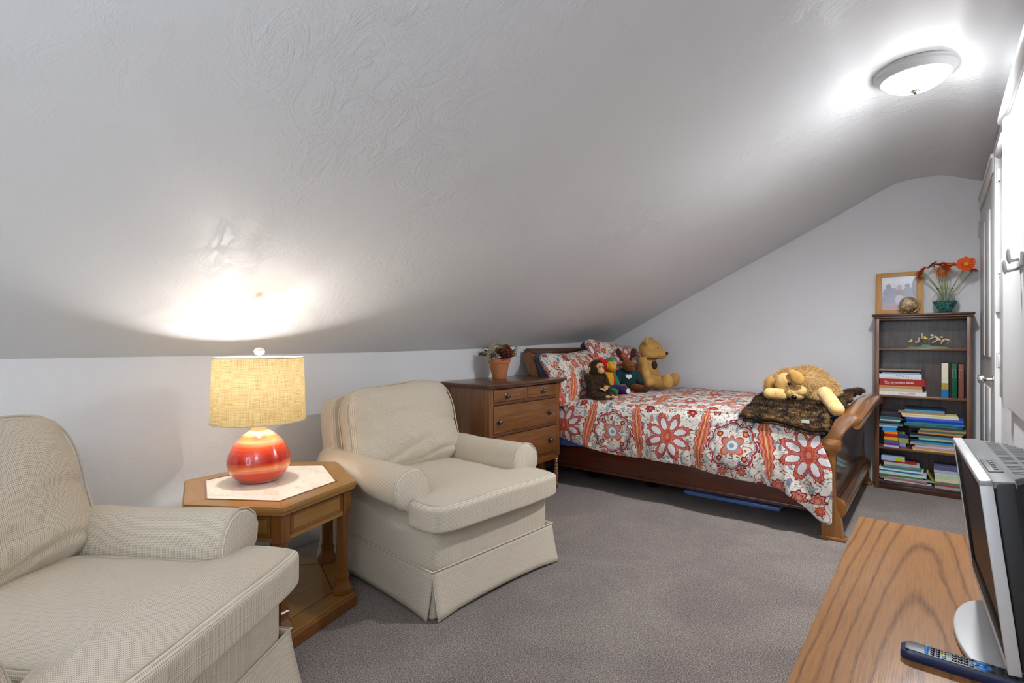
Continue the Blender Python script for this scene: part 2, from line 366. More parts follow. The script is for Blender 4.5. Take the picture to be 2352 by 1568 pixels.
# ---- printed floral bedding (uv in metres)
def floral(name,rot=0.0,off=(0,0),sc=1.0,base='#e0dad0'):
    m=material(name,.85,spec=.15); nt=NT(m); uv=mapping(nt,coords(nt,'UV'),(sc,sc,1),(off[0],off[1],0),(0,0,rot))
    wv=nz(nt,uv,22,2,.5); wv2=nz(nt,mapping(nt,uv,(1,1,1),(7,3,0)),22,2,.5)
    U,V,_=sep(nt,uv); U=U+(wv-.5)*.018; V=V+(wv2-.5)*.018
    P=.93; Q=.62
    u=U.fmod(P)-P/2; au=abs(u)          # medallion axis at au=0, flower axis at au=P/2
    v=(V+Q/2).fmod(Q)-Q/2
    tex=nz(nt,uv,160,3,.6)
    RED=srgb('#a83c39'); PINK=srgb('#cf8074'); DRED=srgb('#7c2a2c'); ORG=srgb('#cc6a45'); GRY=srgb('#8794a0'); BLU=srgb('#66788a'); WHT=srgb('#dcd8d8'); OLV=srgb('#8f8a66')
    col=mix(nt,tex,srgb(base),tuple(c*1.06 for c in srgb(base)))
    # vines
    n1=nz(nt,uv,7,1,.4); n2=nz(nt,mapping(nt,uv,(1,1,1),(4.3,1.7,0)),8,1,.4)
    l1=abs(n1-.5).lt(.006); l2=abs(n2-.47).lt(.005); l3=abs(n2-.57).lt(.004)
    l4=abs(n1-.60).lt(.006); l5=abs(n2-.36).lt(.005); col=mix(nt,l4,col,RED); col=mix(nt,l5,col,BLU); col=mix(nt,l1,col,OLV); col=mix(nt,l2,col,DRED); col=mix(nt,l3,col,GRY)
    # small leaves and buds scattered
    vo=nt.new('ShaderNodeTexVoronoi'); nt.set(vo.inputs['Vector'],mapping(nt,uv,(1.0,1.6,1),(0,0,0),(0,0,.7))); vo.inputs['Scale'].default_value=36; vd=X(nt,vo.outputs['Distance']); vc=vo.outputs['Color']
    cr,cg,cb=sep(nt,vc)
    col=mix(nt,vd.lt(.30)*cr.gt(.30),col,ramp(nt,cg,[(0,OLV),(.35,GRY),(.6,RED),(.8,BLU)],'CONSTANT'))
    vo2=nt.new('ShaderNodeTexVoronoi'); nt.set(vo2.inputs['Vector'],mapping(nt,uv,(1.7,.8,1),(3,1,0),(0,0,-.5))); vo2.inputs['Scale'].default_value=15; vd2=X(nt,vo2.outputs['Distance']); cr2,cg2,cb2=sep(nt,vo2.outputs['Color'])
    lm=vd2.lt(.36)*cr2.gt(.45)
    col=mix(nt,lm,col,GRY); col=mix(nt,vd2.lt(.26)*cr2.gt(.45),col,ramp(nt,cg2,[(0,srgb('#a9b3b8')),(.5,BLU),(.75,PINK)],'CONSTANT'))
    # rosettes
    def ros(cu,cv,R,c1,c2,k=7.0):
        nonlocal col
        a=au-cu; b=v-cv; r=(a*a+b*b).sqrt(); th=b.atan2(a)
        R_=(th*k).sin()*(R*.17)+R
        q=r/R_
        s=ramp(nt,q,[(0,srgb('#d8a06a')),(.18,c2),(.42,c1),(.52,c2),(.72,c2),(.78,c1)],'CONSTANT')
        col=mix(nt,q.lt(1.0),col,s)
    for (cu,cv,R,c1,c2) in ((.065,.20,.030,RED,PINK),(.12,-.235,.034,DRED,PINK),(.19,.275,.036,DRED,RED),(.29,.235,.042,RED,PINK),(.30,-.205,.036,DRED,RED),(.225,-.285,.028,RED,ORG),(.41,.285,.048,DRED,PINK),(.40,-.27,.03,RED,ORG),(.02,-.285,.035,RED,PINK)):
        ros(cu,cv,R,c1,c2)
    # paisley columns either side of the medallion
    pv=v+.03; cen=(pv*9.0).sin()*.022+.215
    wd=(.046-abs(pv)*.15)+abs((pv*55.0).sin())*.017-.006
    e=abs(au-cen)/wd.max(.001)
    inb=abs(pv).lt(.24)*wd.gt(.003)
    ps=ramp(nt,e+(tex-.5)*.35,[(0,srgb('#e0b080')),(.10,ORG),(.30,DRED),(.36,ORG),(.52,PINK),(.66,srgb('#d9a090')),(.74,ORG),(.84,RED)],'CONSTANT')
    col=mix(nt,e.lt(1.0)*inb,col,ps)
    # medallion
    a=au; b=v-.02; r=(a*a+b*b).sqrt(); th=b.atan2(a)
    R_=abs((th*4.0).cos())*.024+.138
    ring=abs(r-R_); col=mix(nt,ring.lt(.0065),col,RED); dots=((th*20.0).sin().gt(.2))*abs(r-(R_+.016)).lt(.005); col=mix(nt,dots,col,DRED)
    ring2=abs(r-(R_-.014)); col=mix(nt,ring2.lt(.004),col,GRY)
    pth=(th*4.0/PI).fmod(2.0)-1.0    # 8 small buds on the ring
    bd=((pth*.10).pow(2.0)+(r-.118).pow(2.0)).sqrt()
    col=mix(nt,bd.lt(.022),col,DRED); col=mix(nt,bd.lt(.014),col,ORG); col=mix(nt,bd.lt(.006),col,srgb('#d9b46a'))
    q=(r-((th*2.5).sin().m('ABSOLUTE')*.040+.045))
    col=mix(nt,q.lt(.006),col,srgb('#cf9a5c')); col=mix(nt,q.lt(.0),col,RED); col=mix(nt,q.lt(-.007),col,PINK); col=mix(nt,r.lt(.045),col,GRY); col=mix(nt,r.lt(.034),col,WHT); col=mix(nt,r.lt(.016),col,GRY)
    # big daisy flower
    a=au-P/2; b=v; r=(a*a+b*b).sqrt(); th=b.atan2(a)
    tp=(th/(PI/4)).fmod(1.0)-.5
    lat=tp*(PI/4)*r
    ee=((lat/.022).pow(2.0)+((r-.100)/.046).pow(2.0)).sqrt()
    sc_=(th*44.0).sin()*.07+(r*330.0).sin()*.07
    eo=ee/2.15+sc_*.6
    col=mix(nt,eo.lt(.86),col,RED); col=mix(nt,(eo.lt(.74)*tex.gt(.5)),col,PINK)
    col=mix(nt,ee.lt(1.10),col,DRED); col=mix(nt,ee.lt(.98),col,WHT); col=mix(nt,(ee.lt(.8)*tex.gt(.55)),col,srgb('#c6c6cc'))
    a2=a/.9; b2=b/1.5; rc=(a2*a2+b2*b2).sqrt()
    col=mix(nt,rc.lt(.042),col,ORG); col=mix(nt,(rc.lt(.036)*tex.gt(.48)),col,RED); col=mix(nt,rc.lt(.014),col,PINK)
    nt.set(bsdf(m).inputs['Base Color'],col)
    nt.set(bsdf(m).inputs['Normal'],bump(nt,nz(nt,uv,500,2),.12,.001))
    return m
M['floral']=floral('floral duvet print',off=(.63,.53))
M['floral2']=floral('floral sham print',rot=1.25,off=(.35,.15),sc=1.0,base='#d3ccbd')
M['floral3']=floral('floral sham print two',rot=-.45,off=(.12,.38),sc=1.0,base='#d3ccbd')
M['blue']=speckle('blue cotton sheet','#3a5fae','#4a72c4',30,.8); M['navy']=speckle('slate blue pillowcase','#434a5e','#50586f',30,.85)
def furmat(name,stops,scale=8,stretch=(1,1,1),rough=.85):
    m=material(name,rough,spec=.2); nt=NT(m); f=nz(nt,mapping(nt,coords(nt),stretch),scale,5,.65,.4)
    nt.set(bsdf(m).inputs['Base Color'],ramp(nt,f,[(p,srgb(c)) for p,c in stops])); bsdf(m).inputs['Sheen Weight'].default_value=.25; bsdf(m).inputs['Sheen Roughness'].default_value=.4
    nt.set(bsdf(m).inputs['Normal'],bump(nt,nz(nt,coords(nt),260,2),.5,.003)); return m
M['throw']=furmat('brown mink fur',[(.38,'#19110c'),(.48,'#432e1a'),(.56,'#735432'),(.66,'#94733f')],5.5,(2.4,5,2))
M['throwlining']=furmat('dark fur lining',[(.3,'#0c0a0b'),(.7,'#241c1c')],20)
M['dog']=furmat('golden dog fur',[(.3,'#b98a50'),(.5,'#dab274'),(.7,'#efd39e')],9)
M['dogs']=furmat('golden short plush',[(.3,'#d9ae68'),(.6,'#edca88')],12)
M['ear']=furmat('darker golden ear plush',[(.3,'#b98846'),(.6,'#cfa25c')],12)
M['bear']=furmat('golden brown plush',[(.3,'#b48544'),(.55,'#cc9f5a'),(.75,'#dcb470')],10)
M['mk']=furmat('dark brown fur',[(.3,'#20150d'),(.6,'#46301c')],30); M['tan']=furmat('tan felt',[(.3,'#bd8c5e'),(.7,'#d8aa7a')],14)
M['dk']=plain('dark brown felt','#3a2012',.9); M['red']=plain('red plush','#c8140f',.85); M['yel']=plain('yellow plush','#cf9a1c',.85); M['grn']=plain('green plush','#0f7a4a',.85); M['pur']=plain('purple plush','#2d1466',.85)
M['dgrn']=plain('dark green knit','#06343a',.9); M['moose']=furmat('russet plush',[(.3,'#6d3712'),(.7,'#8f5120')],30); M['wfelt']=plain('white felt','#d8dcd8',.9); M['black']=plain('black plastic','#0c0c0d',.25); M['blackm']=plain('matt black plastic','#1b1b1c',.5)
M['pink']=plain('pink felt','#dba0a0',.9)
# ---------------------------------------------------------------- structure
YF=5.62; XL=-3.02; XR=.295; YB=-2.2
def kneez(y): return 1.175+.008*sst(2.0,3.4,y)+.067*sst(2.6,5.75,y)
prof=[(-1.354,2.095),(-.788,2.375),(-.34,2.602),(-.26,2.632),(-.14,2.642),(.02,2.640),(.07,2.628),(XR+.05,2.512)]
bm=bmesh.new(); rows=[]
ys=[YB-.05+(YF+.1-YB)*i/90 for i in range(91)]
xs=[]
x=-3.02
pl=[]
for i in range(13): pl.append(i/13)
for yi,y in enumerate(ys):
    kz=kneez(y); pts=[(-3.09,kz-.03),(-3.02,kz),(-2.97,kz+.032)]
    a=(-2.97,kz+.032); b=prof[0]
    for t in (.12,.25,.4,.55,.7,.85): pts.append((a[0]+(b[0]-a[0])*t,a[1]+(b[1]-a[1])*t+.012*math.sin(PI*t)))
    pts+=prof
    rows.append([bm.verts.new((px_,y,pz_+.004*noise.noise(Vector((px_*2.2,y*1.3,0))))) for px_,pz_ in pts])
for r0,r1 in zip(rows,rows[1:]):
    for i in range(len(r0)-1): bm.faces.new((r0[i],r0[i+1],r1[i+1],r1[i]))
o=obj('ceiling',bm,M['ceil'],smooth=True); tag(o,kind='structure')
md=o.modifiers.new('s','SOLIDIFY'); md.thickness=.06; md.offset=1 if True else -1
tag(box('floor',XL-.1,XR+.1,YB-.1,YF+.1,-.06,0,M['carpet']),kind='structure')
tag(box('wall_left',XL-.1,XL,YB-.1,YF+.1,0,1.245,M['wall']),kind='structure')
tag(box('wall_right',XR,XR+.1,YB-.1,YF+.1,0,2.53,M['wall']),kind='structure')
gp=[(XL-.02,0),(XR+.05,0),(XR+.05,2.56)]+[(a,b+.03) for a,b in prof[::-1][1:]]+[(-2.97,kneez(YF)+.06),(XL-.02,kneez(YF)+.02)]
tag(prism('wall_far',gp,1,YF,YF+.1,M['wall'],ang=None),kind='structure')
# rear gable wall behind the camera; window opening added for the fill light
bm=bmesh.new(); B(bm,XL,-2.4,YB-.1,YB,0,1.6); B(bm,-2.4,-.3,YB-.1,YB,0,.75); B(bm,-.3,XR,YB-.1,YB,0,2.6); B(bm,-2.4,-.3,YB-.1,YB,2.15,2.62)
tag(obj('wall_back',bm,M['wall']),kind='structure')
bm=bmesh.new(); B(bm,-2.4,-2.33,YB-.08,YB+.01,.75,2.15); B(bm,-.37,-.3,YB-.08,YB+.01,.75,2.15); B(bm,-2.4,-.3,YB-.08,YB+.01,.75,.82); B(bm,-2.4,-.3,YB-.08,YB+.01,2.08,2.15); B(bm,-1.38,-1.32,YB-.08,YB,.8,2.1)
tag(obj('added_window_1',bm,M['trimw']),kind='structure')  # unseen window frame, added to go with the rear fill
tag(box('baseboard_left',XL,XL+.016,YB,YF,0,.115,M['trimw'],bev=.005),kind='structure')
tag(box('baseboard_far',XL+.02,XR,YF-.014,YF,0,.13,M['trimw'],bev=.005),kind='structure')
# right wall joinery
bm=bmesh.new(); prism_bm(bm,[(XR-.004,4.26),(XR-.004,5.46),(.272,5.46),(.266,5.42),(.272,5.38),(.272,4.40),(.266,4.36),(.266,4.31),(.272,4.26)],2,0.01,2.26)
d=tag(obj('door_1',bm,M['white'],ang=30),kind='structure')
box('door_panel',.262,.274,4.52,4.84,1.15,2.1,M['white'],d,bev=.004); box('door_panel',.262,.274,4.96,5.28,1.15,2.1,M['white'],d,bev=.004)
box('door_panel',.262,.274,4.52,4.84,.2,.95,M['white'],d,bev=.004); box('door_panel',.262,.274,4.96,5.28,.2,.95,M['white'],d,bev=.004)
bm=bmesh.new()
Mr=Matrix.Translation((.272,4.275,1.02))@Matrix.Rotation(-PI/2,4,'Y')
lathe_bm(bm,[(0,0),(.028,0),(.028,.006),(.012,.01),(.010,.034),(.014,.038),(.026,.046),(.029,.058),(.024,.070),(.010,.076),(0,.077)],24,M=Mr)
tag(obj('door_handle',bm,M['chrome'],d,ang=40),'round brushed nickel door knob')
for zz in (2.13,.3):
    bm=bmesh.new(); B(bm,.262,.274,5.455,5.49,zz-.065,zz+.065,.003)
    for k in range(5): tube_bm(bm,[(.262,5.472,zz-.065+k*.026+.001),(.262,5.472,zz-.065+k*.026+.025)],.008,10)
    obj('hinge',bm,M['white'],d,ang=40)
bm=bmesh.new(); B(bm,.268,XR+.01,4.17,4.25,0,2.375,.004); tag(obj('trim_1',bm,M['trimw'],ang=35),kind='structure')
bm=bmesh.new(); B(bm,.276,XR+.01,5.47,YF-.015,0.132,2.40,.004); tag(obj('trim_2',bm,M['trimw'],ang=35),kind='structure')
bm=bmesh.new(); B(bm,.262,XR+.01,4.255,5.47,2.27,2.38,.006); B(bm,.254,XR+.01,4.255,5.47,2.355,2.385,.004); tag(obj('trim_3',bm,M['trimw'],ang=35),kind='structure')
# white batten along the top of the right wall
tube('trim_4',[(.282,1.0,2.40),(.282,2.6,2.40),(.282,3.70,2.40),(.29,3.735,2.395)],[.036,.036,.036,.018],M['trimw'],n=16); tag(bpy.data.objects['trim_4'],kind='structure')
tube('trim_5',[(.287,3.74,2.335),(.287,4.10,2.335),(.29,4.14,2.325)],[.026,.026,.012],M['trimw'],n=14); tag(bpy.data.objects['trim_5'],kind='structure')
# wall cupboard panel doors
t=thing('wall_panel','tall white painted cupboard panel with small hinges on right wall beside door trim','panel',(XR,3.9,.92))
def wbox(name,x0,x1,y0,y1,z0,z1,mat,par,bev=0,lab=None):
    o=wparent(box(name,x0,x1,y0,y1,z0,z1,mat,bev=bev),par)
    if lab: o['label']=lab
    return o
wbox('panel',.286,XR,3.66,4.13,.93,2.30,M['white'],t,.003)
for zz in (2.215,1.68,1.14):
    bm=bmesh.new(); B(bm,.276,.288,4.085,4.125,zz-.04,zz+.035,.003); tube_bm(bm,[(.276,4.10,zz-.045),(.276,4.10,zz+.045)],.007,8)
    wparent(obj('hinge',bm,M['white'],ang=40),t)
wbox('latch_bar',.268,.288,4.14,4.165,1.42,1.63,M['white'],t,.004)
t=thing('wall_panel','wide white painted board with rounded edge on right wall nearest the television','panel',(XR,2.6,.92))
bm=bmesh.new(); prism_bm(bm,[(XR,1.2),(.280,1.2),(.280,3.50),(.262,3.53),(.258,3.57),(.266,3.61),(.284,3.63),(XR,3.63)],2,.92,2.36)
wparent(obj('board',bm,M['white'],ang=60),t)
# double coat hook
t=thing('coat_hook','white double coat hook screwed to the white board on the right wall','hook',(.26,3.06,1.58))
for yy,xx,zz in ((3.10,.229,1.578),(3.02,.236,1.612)):
    bm=bmesh.new(); bmesh.ops.create_icosphere(bm,subdivisions=3,radius=1,matrix=Matrix.Translation((xx,yy,zz))@Euler((0,-.12,0)).to_matrix().to_4x4()@Matrix.Diagonal((.0085,.015,.036,1)))
    tube_bm(bm,[(.275,yy,zz-.012),(xx+.012,yy,zz-.022),(xx,yy,zz-.018)],[.009,.007,.007],10)
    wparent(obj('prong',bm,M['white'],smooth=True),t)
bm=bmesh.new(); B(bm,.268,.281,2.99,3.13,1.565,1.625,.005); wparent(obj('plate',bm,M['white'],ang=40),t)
# ---------------------------------------------------------------- ceiling light
def ceiling_light(loc,label,on):
    t=thing('ceiling_light',label,'ceiling light',loc,0,'flush ceiling lights')
    obj('rim',(lambda bm:(lathe_bm(bm,[(.165,0),(.178,-.002),(.180,-.010),(.174,-.016),(.172,-.024),(.160,-.034),(.148,-.050),(.142,-.052),(.138,-.045),(.138,0)],48,cap=False),bm)[1])(bmesh.new()),M['rimgray'],t,ang=30)
    obj('glass_dome',(lambda bm:(lathe_bm(bm,[(.141,-.046),(.136,-.058),(.120,-.076),(.09,-.094),(.05,-.106),(.0,-.110)],48,cap=False),bm)[1])(bmesh.new()),M['dome'],t,smooth=True)
    lathe('finial',[(0,-.104),(.020,-.106),(.022,-.111),(.014,-.115),(.012,-.122),(.006,-.128),(0,-.129)],M['chrome'],t,20)
    return t
M['rimgray']=material('light grey metal rim',.4,col=(.50,.50,.50))
m=bpy.data.materials.new('lit frosted glass'); m.use_nodes=True; nt=NT(m); b=bsdf(m); b.inputs['Base Color'].default_value=(.9,.9,.9,1); b.inputs['Roughness'].default_value=.2
f=nz(nt,coords(nt),7,4,.6,1.5); b.inputs['Emission Strength'].default_value=36.0; nt.set(b.inputs['Emission Color'],ramp(nt,f,[(.3,(.72,.72,.72)),(.5,(1,1,1))])); M['dome']=m
l1=ceiling_light((-.082,3.35,2.640),'round frosted glass flush ceiling light with silver finial','a')
l1.rotation_euler=(0,0,.4)
# ---------------------------------------------------------------- bed
t=thing('sleigh_bed','brown wooden sleigh bed with curved footboard standing against the far wall','bed',(-1.75,4.66,0))
YN=3.83; YFAR=5.50
def wp(o,lab=None):
    wparent(o,t)
    if lab: o['label']=lab
    return o
# headboard: S profile (x,z), scrolling back to the knee wall
def sweep(name,prof2,y0,y1,mat,ny=24,camel=0.0,th=None):
    bm=bmesh.new(); rows=[]
    for j in range(ny+1):
        y=y0+(y1-y0)*j/ny; s=math.sin(PI*j/ny)**1.6
        rows.append([bm.verts.new((px_,y,pz_+camel*s*sst(.45,.78,pz_))) for px_,pz_ in prof2])
    for a,b in zip(rows,rows[1:]):
        for i in range(len(a)):
            k=(i+1)%len(a); bm.faces.new((a[i],a[k],b[k],b[i]))
    bm.faces.new(rows[0][::-1]); bm.faces.new(rows[-1])
    return obj(name,bm,mat,ang=40)
def thick(path,ths):
    L=[];R_=[]
    for i,(x_,z_) in enumerate(path):
        a=Vector(path[max(0,i-1)]); b=Vector(path[min(len(path)-1,i+1)]); d=(b-a).normalized(); n=Vector((-d.y,d.x)); hth=ths[i]/2
        L.append((x_+n.x*hth,z_+n.y*hth)); R_.append((x_-n.x*hth,z_-n.y*hth))
    return L+R_[::-1]
hp=[(-2.80,.15),(-2.80,.45),(-2.815,.70),(-2.85,.88),(-2.895,1.02),(-2.935,1.10),(-2.955,1.14)]
wp(sweep('headboard_panel',thick(hp,[.03]*7),YN+.05,YFAR-.05,M['sleighd']))
wp(sweep('headboard_roll',[(-2.93+.048*math.cos(a),1.145+.042*math.sin(a)) for a in [2*PI*k/20 for k in range(20)]],YN-.02,YFAR+.02,M['dresserd']))
def post(name,path,ths,y0,y1,mat):
    bm=bmesh.new(); prism_bm(bm,thick(path,ths),1,y0,y1,.006); return wp(obj(name,bm,mat,ang=40))
hpp=[(-2.80,0),(-2.80,.3),(-2.80,.6),(-2.815,.78),(-2.85,.92),(-2.89,1.03),(-2.92,1.10),(-2.93,1.15)]
for y0,y1 in ((YN-.03,YN+.035),(YFAR-.035,YFAR+.03)): post('post',hpp,[.085,.085,.085,.09,.10,.11,.11,.06],y0,y1,M['sleigh'])
# footboard
fp=[(-.515,.20),(-.51,.40),(-.50,.55),(-.475,.66),(-.44,.735),(-.40,.765),(-.37,.755)]
wp(sweep('footboard_panel',thick(fp,[.030,.028,.026,.026,.028,.03,.03]),YN+.03,YFAR-.03,M['sleighd'],30,.03),'dark glossy panel')
roll=[(-.445,.715),(-.478,.745),(-.475,.775),(-.445,.797),(-.405,.800),(-.370,.785),(-.350,.755),(-.352,.725),(-.372,.708),(-.392,.712),(-.398,.728),(-.382,.738),(-.376,.750),(-.392,.763),(-.418,.760)]
wp(sweep('footboard_roll',roll,YN-.03,YFAR+.03,M['sleigh'],30,.03))
br=[(-.52,.10),(-.52,.235),(-.49,.245),(-.462,.235),(-.440,.205),(-.435,.175),(-.448,.145),(-.47,.125),(-.475,.10)]
wp(sweep('bottom_moulding',br,YN+.035,YFAR-.035,M['sleigh'],4))
def footpost(y0,y1):
    bm=bmesh.new()
    out=[(-.565,0),(-.445,0),(-.440,.02),(-.452,.05),(-.458,.11),(-.468,.16),(-.486,.21),(-.492,.30),(-.492,.50),(-.488,.545),(-.465,.565),(-.462,.63),(-.44,.68),(-.405,.72),(-.385,.735),(-.36,.745),(-.35,.77),(-.37,.79),(-.41,.802),(-.45,.795),(-.49,.76),(-.515,.70),(-.535,.66),(-.562,.63),(-.566,.565),(-.545,.545),(-.54,.50),(-.54,.20),(-.552,.13),(-.568,.11)]
    prism_bm(bm,out,1,y0,y1,.005); return wp(obj('post',bm,M['sleigh'],ang=35))
footpost(YN-.035,YN+.04); footpost(YFAR-.04,YFAR+.035)
for y0 in (YN-.04,YFAR-.045):
    bm=bmesh.new(); B(bm,-.572,-.432,y0,y0+.085,0.0,.022,.004); wp(obj('foot',bm,M['sleigh'],ang=40))
    bm=bmesh.new(); B(bm,-.572,-.458,y0-.006,y0+.09,.562,.635,.012); wp(obj('corner_block',bm,M['sleigh'],ang=40))
for y0,y1 in ((YN,YN+.03),(YFAR-.03,YFAR)):
    bm=bmesh.new(); B(bm,-2.78,-.53,y0,y1,.15,.335,.004); B(bm,-2.78,-.53,y0-.008,y0+.01,.15,.172,.003); wp(obj('side_rail',bm,M['rail'],ang=40))
bm=bmesh.new()
for i in range(9): B(bm,-2.6+i*.24,-2.52+i*.24,YN+.03,YFAR-.03,.24,.26)
wp(obj('slats',bm,M['rail']))['kind']='stuff'
# low round support feet
for xx,yy in ((-2.45,4.20),(-1.90,4.25)):
    o=lathe('support_foot',[(0,0),(.05,0),(.055,.006),(.055,.03),(.03,.04),(.025,.24),(0,.24)],M['blackm'],None,24); o.location=(xx,yy,0); wparent(o,t); o['label']='round black support foot'
t=thing('mattress','mattress in a bright blue fitted sheet under the floral duvet','mattress',(-1.68,4.66,.26))
cushion('fitted_sheet',2.16,1.60,.40,M['blue'],t,n=12,p=9,loc=(-.02,-.01,.21),fn=lambda c:(c.x,c.y,c.z))
bm=bmesh.new()   # loose sheet hanging over the rail near the dresser
rows=[]
for i in range(31):
    x_=-2.72+i*.034; hz=.405-.095*min(1,abs(x_+2.45)/.05*0+sst(-2.35,-1.9,x_))+.07*sst(-2.35,-1.75,x_); 
    rows.append([bm.verts.new((x_,3.83-.010*j+.006*math.sin(x_*40)*j/4, .56-(.56-(.345 if x_<-2.42 else .352))*j/4)) for j in range(5)])
for a,b in zip(rows,rows[1:]):
    for j in range(4): bm.faces.new((a[j],a[j+1],b[j+1],b[j]))
o=wparent(obj('sheet_edge',bm,M['blue'],smooth=True),t); md=o.modifiers.new('s','SOLIDIFY'); md.thickness=.003; md.offset=0
# duvet
hem=[(-2.80,.50),(-2.49,.403),(-2.25,.365),(-1.99,.333),(-1.75,.345),(-1.48,.338),(-1.23,.313),(-1.0,.295),(-.80,.28),(-.72,.235),(-.65,.18),(-.58,.125),(-.52,.107),(-.49,.12)]
def hemz(x_):
    for (a,za),(b,zb) in zip(hem,hem[1:]):
        if a<=x_<=b: return za+(zb-za)*(x_-a)/(b-a)
    return hem[0][1] if x_<hem[0][0] else hem[-1][1]
bm=bmesh.new(); lay=bm.loops.layers.uv.new('UVMap'); NX=190; rows=[]; UVS={}
for i in range(NX+1):
    s=i/NX; x0=-2.72+(2.72-.575)*s
    row=[]; arc=0; prev=None
    NY=92
    for j in range(NY+1):
        t_=j/NY
        if t_<.52:       # top, from gable side to near edge
            q=t_/.52; y=5.545-q*(5.545-3.87)
            crown=.022*math.sin(PI*min(1,q*1.02))
            z=.745+crown+.018*noise.noise(Vector((x0*2.6,y*3.1,0)))+.008*noise.noise(Vector((x0*8,y*6,3)))
            z+=-.02*sst(-.9,-.575,x0)+.03*sst(-2.3,-2.7,x0)*0
            x=x0
        else:
            q=(t_-.52)/.48; hz=hemz(x0+ .075*sst(-.75,-.575,x0)); R_=.09
            ztop=.745+.018*noise.noise(Vector((x0*2.6,3.87*3.1,0)))+.008*noise.noise(Vector((x0*8,3.87*6,3)))-.02*sst(-.9,-.575,x0)
            if q<.22:
                a=q/.22*PI/2; y=3.87-R_*math.sin(a); z=ztop-R_*(1-math.cos(a)); 
            else:
                qq=(q-.22)/.78; y=3.78-.028*qq; z=(ztop-R_)+(hz-(ztop-R_))*qq
                y-=.03*math.sin(PI*qq)*.6
            amp=sst(.1,1,q)
            fold=math.sin(x0*11+1.0)*.014+noise.noise(Vector((x0*5.5,z*3.0,7)))*.032+noise.noise(Vector((x0*16+z*6,z*8,9)))*.012
            fold+=-.05*math.exp(-((x0+.66-.10*(1-q))/.03)**2)*.9*0+.028*math.exp(-((x0+.80-.06*q)/.022)**2)-.022*math.exp(-((x0+.72-.05*q)/.03)**2)
            y-=amp*fold; y=min(y,3.82)
            x=x0+.075*sst(-.75,-.575,x0)*sst(.15,.55,q)
            if hz<.3: z+=0
        if x0>-.62: y-=0.0
        co=Vector((x,y,z))
        if prev is not None: arc+=(co-prev).length
        prev=co
        v_=bm.verts.new(co); UVS[v_]=(x,arc); row.append(v_)
    tot=arc
    tref=1.675
    for v_ in row: UVS[v_]=(UVS[v_][0],UVS[v_][1])
    rows.append(row)
for a,b in zip(rows,rows[1:]):
    for j in range(len(a)-1):
        f=bm.faces.new((a[j],b[j],b[j+1],a[j+1]))
        for l in f.loops: l[lay].uv=UVS[l.vert]
o=obj('duvet',bm,M['floral'],smooth=True,uv=False); md=o.modifiers.new('s','SOLIDIFY'); md.thickness=.014; md.offset=-1 
tag(o,'white duvet printed with red and orange flowers hanging over the near side of the bed','duvet')
# pillows
def pillow(name,label,mat,loc,rot,sx,sy,sz,group=None,seed=0,wr=.006,ear=.0):
    def fn(c):
        u=c.x/(sx/2); v=c.y/(sy/2); k=1+ear*(abs(u)*abs(v))**2-.05*(1-abs(v))*abs(u)**3-.05*(1-abs(u))*abs(v)**3
        return (c.x*k,c.y*k,c.z*(1-.75*max(abs(u),abs(v))**4))
    o=cushion(name,sx,sy,sz,mat,None,n=22,p=7,pz=3.0,puff=.35,fn=fn,wr=wr,seed=seed)
    o.location=loc; o.rotation_euler=rot; return tag(o,label,'pillow',group)
# local x = up the pillow, y = along its width, z = thickness; rotate to lean on the headboard
def lean(ang,yaw=0,roll=0): return (Matrix.Rotation(yaw,3,'Z')@Matrix.Rotation(ang,3,'Y')@Matrix.Rotation(roll,3,'Z')).to_euler()
pillow('pillow','slate blue pillow behind the lower floral sham, against the headboard',M['navy'],(-2.725,4.155,.932),lean(-1.95,0,.03),.46,.86,.15,seed=1)
pillow('pillow','slate blue pillow behind the upper floral sham, beside the gable wall',M['navy'],(-2.72,4.93,1.00),lean(-1.93,0,.05),.50,.86,.15,seed=2)
pillow('pillow_sham','floral pillow sham nearest the dresser, behind the plush monkey',M['floral2'],(-2.60,4.13,.925),lean(-2.05,0,-.03),.50,.88,.19,seed=3,ear=.10)
pillow('pillow_sham','floral pillow sham tilted higher, behind the teddy bear and the moose',M['floral3'],(-2.53,4.86,1.005),lean(-2.15,-.06,.14),.52,.88,.19,seed=5,ear=.10)
# under-bed plastic lid
t=thing('under_bed_tray','flat bright blue plastic tray lying on the carpet beneath the bed rail','tray',(-1.2,4.25,0))
for k in range(1):
    wparent(box('lid',-1.600,-.885,4.175,4.60,.004,.034,plain('bright blue lid','#7fa8f2',.3),bev=.008),t); wparent(box('rim',-1.59,-.895,4.185,4.59,.0,.014,plain('clear blue plastic','#8fa6dd',.3),bev=.004),t)
